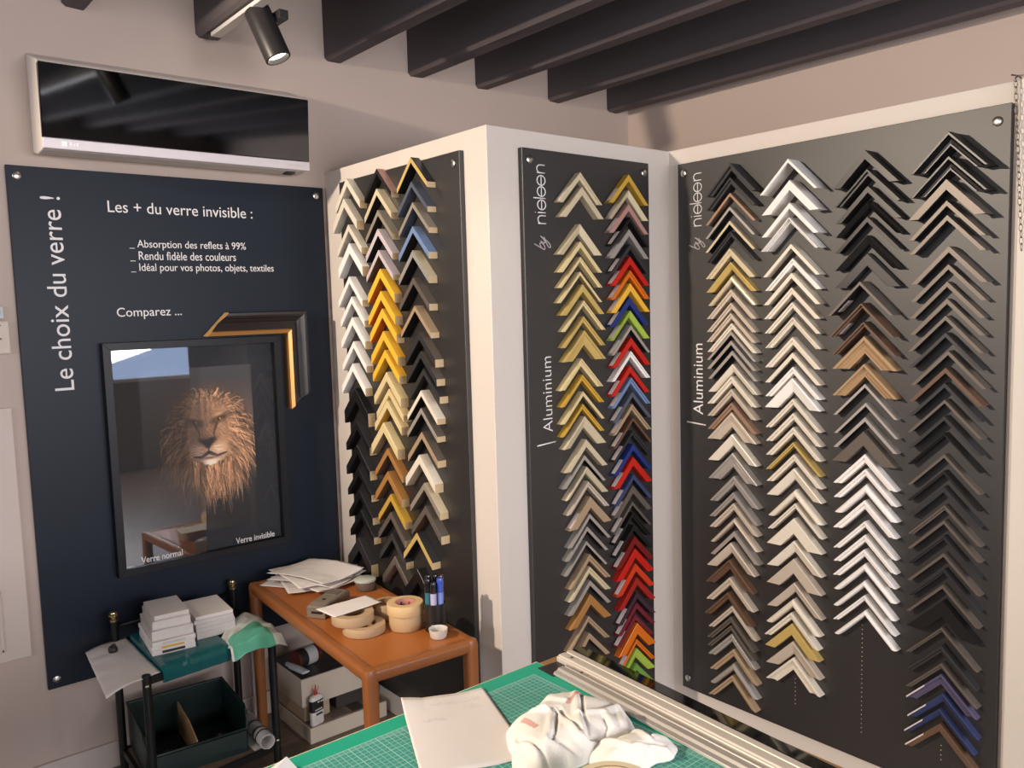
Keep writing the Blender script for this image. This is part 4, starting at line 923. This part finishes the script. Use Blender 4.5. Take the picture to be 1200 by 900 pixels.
# jar, pen holder with markers, cup
t = thing('jar', 'small grey jar with pale lid behind the tape rolls', 'jar', (0.462, -1.006, TZ + .0006)); g = G(); g.lathe([(.0001, 0), (.026, 0), (.033, .008), (.036, .03), (.034, .032), (.0001, .032)], 40); g.build('body', mat('#6f655c', 0.4), t, smooth='angle')
g = G(); g.lathe([(.036, .0325), (.0385, .034), (.0385, .040), (.036, .042), (.0001, .043)], 40, cap=False); g.build('lid', mat('#b9beb2', 0.4), t, smooth='angle')
t = thing('pen_holder', 'black round pen holder at the table\'s back right', 'pen holder', (0.945, -1.035, TZ + .0006)); g = G(); g.lathe([(.0001, 0), (.032, 0), (.034, .003), (.034, .088), (.0325, .088), (.0315, .005), (.0001, .004)], 40, cap=False); g.build('cup', mat('#1d1b1c', 0.35), t, smooth='angle')
g = G(); g.lathe([(.0342, .020), (.0348, .020), (.0348, .023), (.0342, .023)], 40, cap=False); g.build('base_ring', mat('#2b2829', 0.3), t, smooth='angle')
MKS = [(-.021, -.008, '#17181c', '#8c9496', 'grey banded', .020), (-.004, -.0215, '#141416', '#2f6f78', 'teal banded', .012), (.016, -.015, '#18181a', '#b9b3d2', 'lilac labelled', 0.0), (.021, .007, '#3b54b8', '#7f92d6', 'blue capped', .014), (.004, .0215, '#1a1a1d', '#4a4a50', 'dark grey banded', .018), (-.015, .015, '#151517', '#303036', 'plain black', .016)]
for x, y, c, band, nm, dz in MKS:
    t = thing('marker_pen', f'{nm} marker pen standing in the black pen holder', 'marker pen', (0.945 + x, -1.035 + y, TZ + .0055), 0, 'marker pens in the holder'); g = G(); H = .152 + dz * .7
    g.lathe([(.0001, 0), (.0096, 0), (.0096, .118), (.0001, .1182)], 20); g.build('barrel', mat(band, 0.3), t, smooth='angle')
    g = G(); g.lathe([(.0098, .1184), (.0100, .121), (.0100, H - .004), (.0086, H), (.0001, H + .0005)], 20); g.build('marker_cap', mat(c, 0.2, coat=.5), t, smooth='angle')
t = thing('small_cup', 'small translucent white cup at the table\'s right end', 'cup', (1.003, -1.065, TZ + .0006)); g = G(); g.lathe([(.0001, 0), (.022, 0), (.025, .003), (.029, .028), (.0275, .028), (.0235, .004), (.0001, .003)], 40, cap=False); g.build('bowl', mat('#e9e4dc', 0.3, trans=.25), t, smooth='angle')
g = G(); g.loft([[(-.027, -.007, .018), (-.027, .007, .018), (-.028, .007, .0275), (-.028, -.007, .0275)], [(-.034, -.002, .025), (-.034, .002, .025), (-.0345, .002, .0275), (-.0345, -.002, .0275)]]); g.build('spout', mat('#e9e4dc', 0.3, trans=.25), t)

# ------------------------------------------------------------------ boxes and bottles under the side table
CREAM = mat('#cfc2b0', 0.7, var=.04, scale=8)
def carton(label, x0, x1, y0, y1, z0, z1, c, lid=None, stripes=()):
    t = thing('flat_box', label, 'box', ((x0 + x1) / 2, (y0 + y1) / 2, z0), 0, 'flat boxes under the side table'); a, b_, h = (x1 - x0) / 2, (y1 - y0) / 2, z1 - z0
    G().box(-a, a, -b_, b_, 0, h - .0015).build('carton', c, t, bevel=.002)
    if lid: G().box(-a + .004, a - .004, -b_ + .004, b_ - .004, h - .0013, h).build('lid', lid, t)
    for y, w, cc in stripes: G().box(-a + .01, a - .006, y, y + w, h + .0002, h + .0035).build('wood_strip', cc, t, bevel=.001)
    return t
carton('lowest flat cream box under the orange table, strips on top', 0.03, 0.345, -1.190, -0.872, 0.0, 0.060, CREAM, mat('#8a7a6c', 0.6), ((.02, .05, mat('#4a4440', .5)), (.09, .04, mat('#8f7a68', .6)), (-.06, .06, mat('#75685e', .6))))
carton('small cream box with dark gap between the two larger boxes', 0.06, 0.285, -1.182, -1.08, 0.0605, 0.122, mat('#c2ae90', 0.7, var=.05), None)
carton('small dark box between the two larger cream boxes', 0.05, 0.28, -1.05, -0.90, 0.0645, 0.122, mat('#3a3430', 0.7), None)
carton('upper cream box with dark grey lid under the orange table', 0.035, 0.300, -1.195, -0.905, 0.1225, 0.229, CREAM, mat('#3b3734', 0.45))
t = thing('glue_bottle', 'white glue bottle with black label and red nozzle', 'bottle', (0.324, -1.152, 0.0603), 0.25)
t.scale = (1.12, 1.12, 1.12)
g = G(); sq = lambda r1, r2, z: [(r1 * math.copysign(abs(math.cos(q)) ** .55, math.cos(q)), r2 * math.copysign(abs(math.sin(q)) ** .55, math.sin(q)), z) for q in [2 * PI * i / 28 for i in range(28)]]
g.loft([sq(.010, .023, 0), sq(.0115, .0245, .004), sq(.0115, .0245, .085), sq(.009, .02, .094), sq(.005, .006, .098)]); g.build('body', mat('#e3dfdb', 0.35), t, smooth='angle')
g = G(); g.loft([sq(.0119, .0249, .045), sq(.0119, .0249, .082)]); g.build('label', mat('#1c1c1f', 0.5), t, smooth='angle')
for z, y0, y1, c in ((.074, -.004, .004, '#e9e6e2'), (.073, .008, .019, '#d9d5d0'), (.050, -.016, .014, '#c9c4bf'), (.033, -.012, .016, '#35353a'), (.036, -.012, .012, '#4a4a52')): G().box(.0121, .0126, y0, y1, z, z + .004).build('label_print', mat(c, .6), t)
g = G(); g.lathe([(.006, .098), (.0065, .104), (.0035, .108), (.0022, .124), (.0012, .132), (.0001, .1322)], 16); g.build('nozzle', mat('#b8352c', .4), t, smooth='angle')
g = G(); g.tube([(0, .004, .106), (0, .010, .112), (0, .012, .122)], .0015, 8); g.tube([(0, -.004, .106), (0, -.009, .112), (0, -.010, .120)], .0015, 8); g.build('cap_strap', mat('#b8352c', .4), t, smooth=True)
t = thing('tin_can', 'dark red tin lying on the upper cream box', 'tin', (0.19, -1.118, 0.2632), 0.2); g = G(); g.lathe([(.0001, -.05), (.031, -.05), (.0335, -.047), (.0335, .047), (.031, .05), (.0001, .05)], 36, 0, RX(PI / 2)); g.build('body', mat('#5a241f', .4), t, smooth='angle')
g = G(); g.lathe([(.0337, -.030), (.0341, -.030), (.0341, .012), (.0337, .012)], 36, 0, RX(PI / 2), cap=False); g.build('label', mat('#d6d4d2', .5), t, smooth='angle'); g = G(); g.lathe([(.0337, .014), (.0341, .014), (.0341, .040), (.0337, .040)], 36, 0, RX(PI / 2), cap=False); g.build('dark_label_band', mat('#25282a', .5), t, smooth='angle')
t = thing('glue_tube', 'pale grey squeezed tube lying on the upper cream box', 'tube', (0.235, -1.172, 0.2293), .15)
g = G(); g.loft([[(x, y * w, .013 + s_ * hh) for y, s_ in [(math.cos(q), math.sin(q)) for q in [2 * PI * i / 20 for i in range(20)]]] for x, w, hh in ((-.06, .008, .008), (-.045, .014, .012), (.02, .016, .010), (.045, .017, .004))]); g.build('tube', mat('#cfd2d4', .4), t, smooth='angle'); g = G(); g.lathe([(.0001, 0), (.009, 0), (.008, .016), (.0001, .0162)], 20, 0, T(-.0605, 0, .0125) @ RY(-PI / 2)); g.build('tube_cap', mat('#b9bcc0', .4), t, smooth='angle')

# ------------------------------------------------------------------ work table with cutting mat and cutter rail
WZ = 0.85
t = thing('work_table', 'work table in the foreground under the green cutting mat', 'table', (2.4, -2.0, 0))
G().box(-.565, .6, -.75, .70, WZ - .036, WZ - .0055).build('tabletop', mat('#a07a52', .5, stretch=(1, 8, 1)), t, bevel=.002)
for sx in (-.53, .55):
    for sy in (-.70, .62): G().box(sx - .025, sx + .025, sy - .025, sy + .025, 0, WZ - .0365).build('leg', mat('#3a3635', .5), t, bevel=.003)
t = thing('cutting_mat', 'green cutting mat with printed grid and pale edge', 'cutting mat', (1.832, -1.392, WZ - .005))
gm = bpy.data.materials.new('cutting_mat'); gm.use_nodes = True; nt = gm.node_tree; b = nt.nodes['Principled BSDF']; b.inputs['Roughness'].default_value = .5
tc = nt.nodes.new('ShaderNodeTexCoord'); sp = nt.nodes.new('ShaderNodeSeparateXYZ'); nt.links.new(tc.outputs['Object'], sp.inputs[0])
def mth(op, a, b_=None, c=None):
    n_ = nt.nodes.new('ShaderNodeMath'); n_.operation = op
    for i, q in enumerate((a, b_, c)):
        if q is None: continue
        if isinstance(q, (int, float)): n_.inputs[i].default_value = q
        else: nt.links.new(q, n_.inputs[i])
    return n_.outputs[0]
X, Y = mth('SUBTRACT', sp.outputs[0], .045), mth('MULTIPLY', mth('ADD', sp.outputs[1], .045), -1)
def grid(s, w): return mth('MAXIMUM', mth('LESS_THAN', mth('FRACT', mth('DIVIDE', X, s)), w / s), mth('LESS_THAN', mth('FRACT', mth('DIVIDE', Y, s)), w / s))
ins = mth('MULTIPLY', mth('GREATER_THAN', X, 0), mth('GREATER_THAN', Y, 0)); fine = mth('MULTIPLY', mth('MULTIPLY', grid(.01, .0013), ins), .55)
big = mth('MULTIPLY', mth('MULTIPLY', grid(.05, .0016), ins), .75)
edge = mth('MULTIPLY', mth('MULTIPLY', mth('LESS_THAN', mth('MINIMUM', X, Y), .012), ins), mth('GREATER_THAN', mth('FRACT', mth('DIVIDE', mth('ADD', X, Y), .002)), .55)); fac = mth('MAXIMUM', mth('MAXIMUM', fine, big), mth('MULTIPLY', edge, .35))
mx = nt.nodes.new('ShaderNodeMix'); mx.data_type = 'RGBA'; nt.links.new(ins, mx.inputs[0]); mx.inputs[6].default_value = s2l('#1fa98a'); mx.inputs[7].default_value = s2l('#3f9a8b')
m2 = nt.nodes.new('ShaderNodeMix'); m2.data_type = 'RGBA'; nt.links.new(fac, m2.inputs[0]); nt.links.new(mx.outputs[2], m2.inputs[6]); m2.inputs[7].default_value = s2l('#b5dcd2'); nt.links.new(m2.outputs[2], b.inputs['Base Color'])
G().box(.007, 1.1, -1.25, -.005, .0022, .005).build('mat_surface', gm, t, bevel=.0006)
G().box(0, 1.104, -1.254, 0, 0, .002).build('mat_backing', mat('#dcd6b4', .6), t)
MM = T(.21, -.030, .0052); text('lettering', 'cm', T(.052, -.040, .0051), .03, .008, mat('#a9d3c8', .6), t) if False else None
t = thing('cutter_rail', 'long cream aluminium cutting rail along the table\'s far edge', 'cutting rail', (1.868, -1.310, WZ + .0003), math.radians(-4.0))
AL = mat('#d8cfc2', .35, .25, stretch=(1, 30, 30)); AL2 = mat('#c9c2ba', .3, .5, stretch=(1, 30, 30))
g = G(); pr = [(-.014, -.0050), (-.014, .011), (-.018, .013), (-.030, .013), (-.031, .011), (-.034, .011), (-.035, .013), (-.050, .013), (-.053, .010), (-.055, .010), (-.056, .008), (-.056, -.0050)]
g.loft([[(x, y, z) for y, z in pr] for x in (0.0, 1.25)]); g.build('upper_bar', AL, t, bevel=.0006)
g = G(); pr = [(-.062, .0012), (-.062, .008), (-.066, .011), (-.072, .011), (-.073, .009), (-.076, .009), (-.077, .012), (-.088, .012), (-.092, .008), (-.100, .006), (-.101, .0012)]
g.loft([[(x, y, z) for y, z in pr] for x in (0.045, 1.25)]); g.build('lower_bar', AL2, t, bevel=.0006)
g = G().box(.0, 1.25, -.0138, .012, .0090, .0125); g.build('glass_strip', mat('#0b0b0c', .04, spec=.8, var=0), t)
g = G().box(.002, .05, -.105, -.0565, -.0052, .0008); g.build('end_plate', mat('#2a2624', .4), t)
for x, y in ((.03, -.042), (.09, -.068)):
    g = G(); g.lathe([(.003, 0), (.003, .0012), (.0001, .0014)], 14, 0, T(x, y, .0132 if y > -.06 else .0112)); g.build('screw', mat('#6d655c', .4, .5), t)
# note paper hanging over the mat's left edge
q = [(1.802, -1.690), (1.858, -1.548), (2.098, -1.637), (2.035, -1.800)]
o = sheet('note_paper', q[0], q[1], q[2], q[3], WZ + .0022, [PAPER], th=.0004, nx=36, ny=20, amp=.0008, f=lambda u, v: .010 * max(0, .22 - v) * 4 * max(0, 1 - u * 4) + .0015 * math.sin(u * 7)); tag(o, 'white note paper with faint handwriting lying on the green mat', 'paper')
g = G(); rng = random.Random(3); e1 = Vector((2.098 - 1.858, -1.637 + 1.548, 0)).normalized(); e2 = Vector((-.056, -.142, 0)).normalized(); O = Vector((1.87, -1.56, WZ + .0056))
for row, (s0, s1) in enumerate(((.01, .10), (.02, .05), (.09, .13), (.16, .2))):
    a = .02 + row * .028; x = s0; pts = []
    while x < s1: 
        pts.append(O + e1 * a + e2 * x + e1 * rng.uniform(-.003, .003)); x += .0016
    if len(pts) > 2: g.tube(pts, .00022, 4)
h = g.build('handwriting', mat('#a9a3a6', .8), o)
# crumpled white towel with faded red stripes
def lump(name, outline, base, H, seed, mats, stripe=None, nr=64, na=220, power=4.0, fold=.0065, creases=()):
    n = len(outline); cx = sum(p[0] for p in outline) / n; cy = sum(p[1] for p in outline) / n
    def rad(a):
        # closed smooth outline in polar form
        A = sorted((math.atan2(y - cy, x - cx), math.hypot(x - cx, y - cy)) for x, y in outline); A = [(A[-1][0] - 2 * PI, A[-1][1])] + A + [(A[0][0] + 2 * PI, A[0][1])]
        for (a0, r0), (a1, r1) in zip(A, A[1:]):
            if a0 <= a <= a1: u = (a - a0) / (a1 - a0 + 1e-9); u = u * u * (3 - 2 * u); return r0 + (r1 - r0) * u
    vs = [(cx, cy, 0)]; fs = []; ms = []
    R = [rad(-PI + 2 * PI * i / na) for i in range(na)]
    def seg(x, y, a, b_):
        dx, dy = b_[0] - a[0], b_[1] - a[1]; L = dx * dx + dy * dy; u = max(0, min(1, ((x - a[0]) * dx + (y - a[1]) * dy) / L))
        px, py = x - a[0] - u * dx, y - a[1] - u * dy; return math.hypot(px, py), (px * dy - py * dx) / math.sqrt(L)
    def zed(x, y, t_):
        p = Vector((x, y, seed)); body = max(0, 1 - t_ ** power)
        z = H * body * (1 + .22 * noise.noise(p * 14)) + fold * .5 * noise.noise(p * 26 + Vector((5, 2, 1))) * min(1, (1 - t_) * 4)
        for pl in creases:
            d, sd = min((seg(x, y, q0, q1) for q0, q1 in zip(pl, pl[1:])), key=lambda e: e[0])
            z += (-fold * math.exp(-(d / .0036) ** 2) + fold * .75 * math.exp(-((sd - .008) / .008) ** 2 - (max(0, d - .014) / .006) ** 2)) * min(1, (1 - t_) * 5)
        return base + max(z, 0) + .0025
    for j in range(1, nr + 1):
        t_ = j / nr
        for i in range(na):
            a = -PI + 2 * PI * i / na; r = R[i] * t_ * (1 + .02 * math.sin(a * 9 + seed) * t_); vs.append((cx + r * math.cos(a), cy + r * math.sin(a), 0))
    V3 = []
    for k, (x, y, _) in enumerate(vs):
        t_ = 0 if k == 0 else ((k - 1) // na + 1) / nr; V3.append((x, y, zed(x, y, t_)))
    # rim turned under to the table
    for i in range(na): x, y, _ = V3[1 + (nr - 1) * na + i]; V3.append((cx + (x - cx) * .985, cy + (y - cy) * .985, base + .0006))
    for i in range(na): fs.append((0, 1 + i, 1 + (i + 1) % na))
    for j in range(nr):
        for i in range(na):
            a = 1 + j * na + i; b2 = 1 + j * na + (i + 1) % na; fs.append((a, a + na, b2 + na, b2))
    fs.append(tuple(1 + nr * na + i for i in range(na)))
    for f in fs:
        c = [sum(V3[k][q] for k in f[:4]) / len(f[:4]) for q in (0, 1)]; ms.append(1 if stripe and any(abs((c[0] - a[0]) * d[1] - (c[1] - a[1]) * d[0]) < w and l0 < (c[0] - a[0]) * d[0] + (c[1] - a[1]) * d[1] < l1 for a, d, w, l0, l1 in stripe) else 0)
    g = G(); g.add(V3, fs, ms); return g.build(name, mats, smooth=True)
TWL = mat('#e8e4dc', .9, var=.03, scale=200, bump=.25); STR = mat('#d3a79c', .9, var=.05, scale=200, bump=.25)
t = thing('towel', 'crumpled white towel with faded red stripes on the green mat', 'towel', (0, 0, 0))
MAIN = [(1.985, -1.495), (1.998, -1.462), (2.05, -1.447), (2.14, -1.446), (2.166, -1.465), (2.17, -1.55), (2.165, -1.62), (2.14, -1.69), (2.07, -1.655), (2.02, -1.622), (2.008, -1.575), (1.998, -1.54)]
def un(a, b_): d = Vector((b_[0] - a[0], b_[1] - a[1])); L = d.length; return (a, (d.x / L, d.y / L), .0046, 0, L)
CR = [[(2.046, -1.477), (2.109, -1.534), (2.154, -1.565)], [(2.101, -1.525), (2.113, -1.495), (2.109, -1.450)], [(2.152, -1.567), (2.16, -1.543), (2.151, -1.521), (2.136, -1.513)], [(2.051, -1.562), (2.076, -1.561), (2.118, -1.604), (2.129, -1.622)],
      [(2.046, -1.571), (2.063, -1.545), (2.089, -1.555), (2.141, -1.572)], [(2.137, -1.614), (2.167, -1.597)], [(2.068, -1.640), (2.11, -1.643), (2.16, -1.655)], [(2.123, -1.450), (2.160, -1.48)], [(2.01, -1.53), (2.04, -1.52)]]
a = lump('folds', MAIN, WZ + .0004, .040, 2.4, [TWL, STR], [un((2.030, -1.446), (2.066, -1.527)), un((2.044, -1.609), (2.085, -1.612))], creases=CR); a.parent = t
TAIL = [(2.16, -1.53), (2.20, -1.455), (2.228, -1.447), (2.250, -1.475), (2.242, -1.51), (2.225, -1.555), (2.19, -1.585), (2.16, -1.585)]
a = lump('loose_end', TAIL, WZ + .0004, .024, 5.1, [TWL], None, 30, 110, 3.0, .008, [[(2.18, -1.476), (2.207, -1.486), (2.212, -1.461)], [(2.175, -1.54), (2.21, -1.53), (2.235, -1.49)]]); a.parent = t
tape('tape_roll', 'large cream tape roll at the bottom edge in front of the towel', (2.291, -1.655, WZ + .0006), .061, .048, .048, mat('#e3d3b0', .6, var=.03, scale=90, stretch=(1, 1, 14)), mat('#d6c193', .7), group='rolls of tape on the work table')
# scrap of folded paper at the lower left
g = G(); g.add([(1.848, -1.935, WZ + .001), (1.885, -1.925, WZ + .001), (1.90, -1.962, WZ + .001), (1.86, -1.985, WZ + .001), (1.868, -1.938, WZ + .022), (1.882, -1.962, WZ + .018)], [(0, 1, 4), (1, 2, 5, 4), (2, 3, 5), (3, 0, 4, 5), (3, 2, 1, 0)]); o = g.build('paper_scrap', PAPER); tag(o, 'folded white paper scrap at the mat\'s lower left', 'paper')
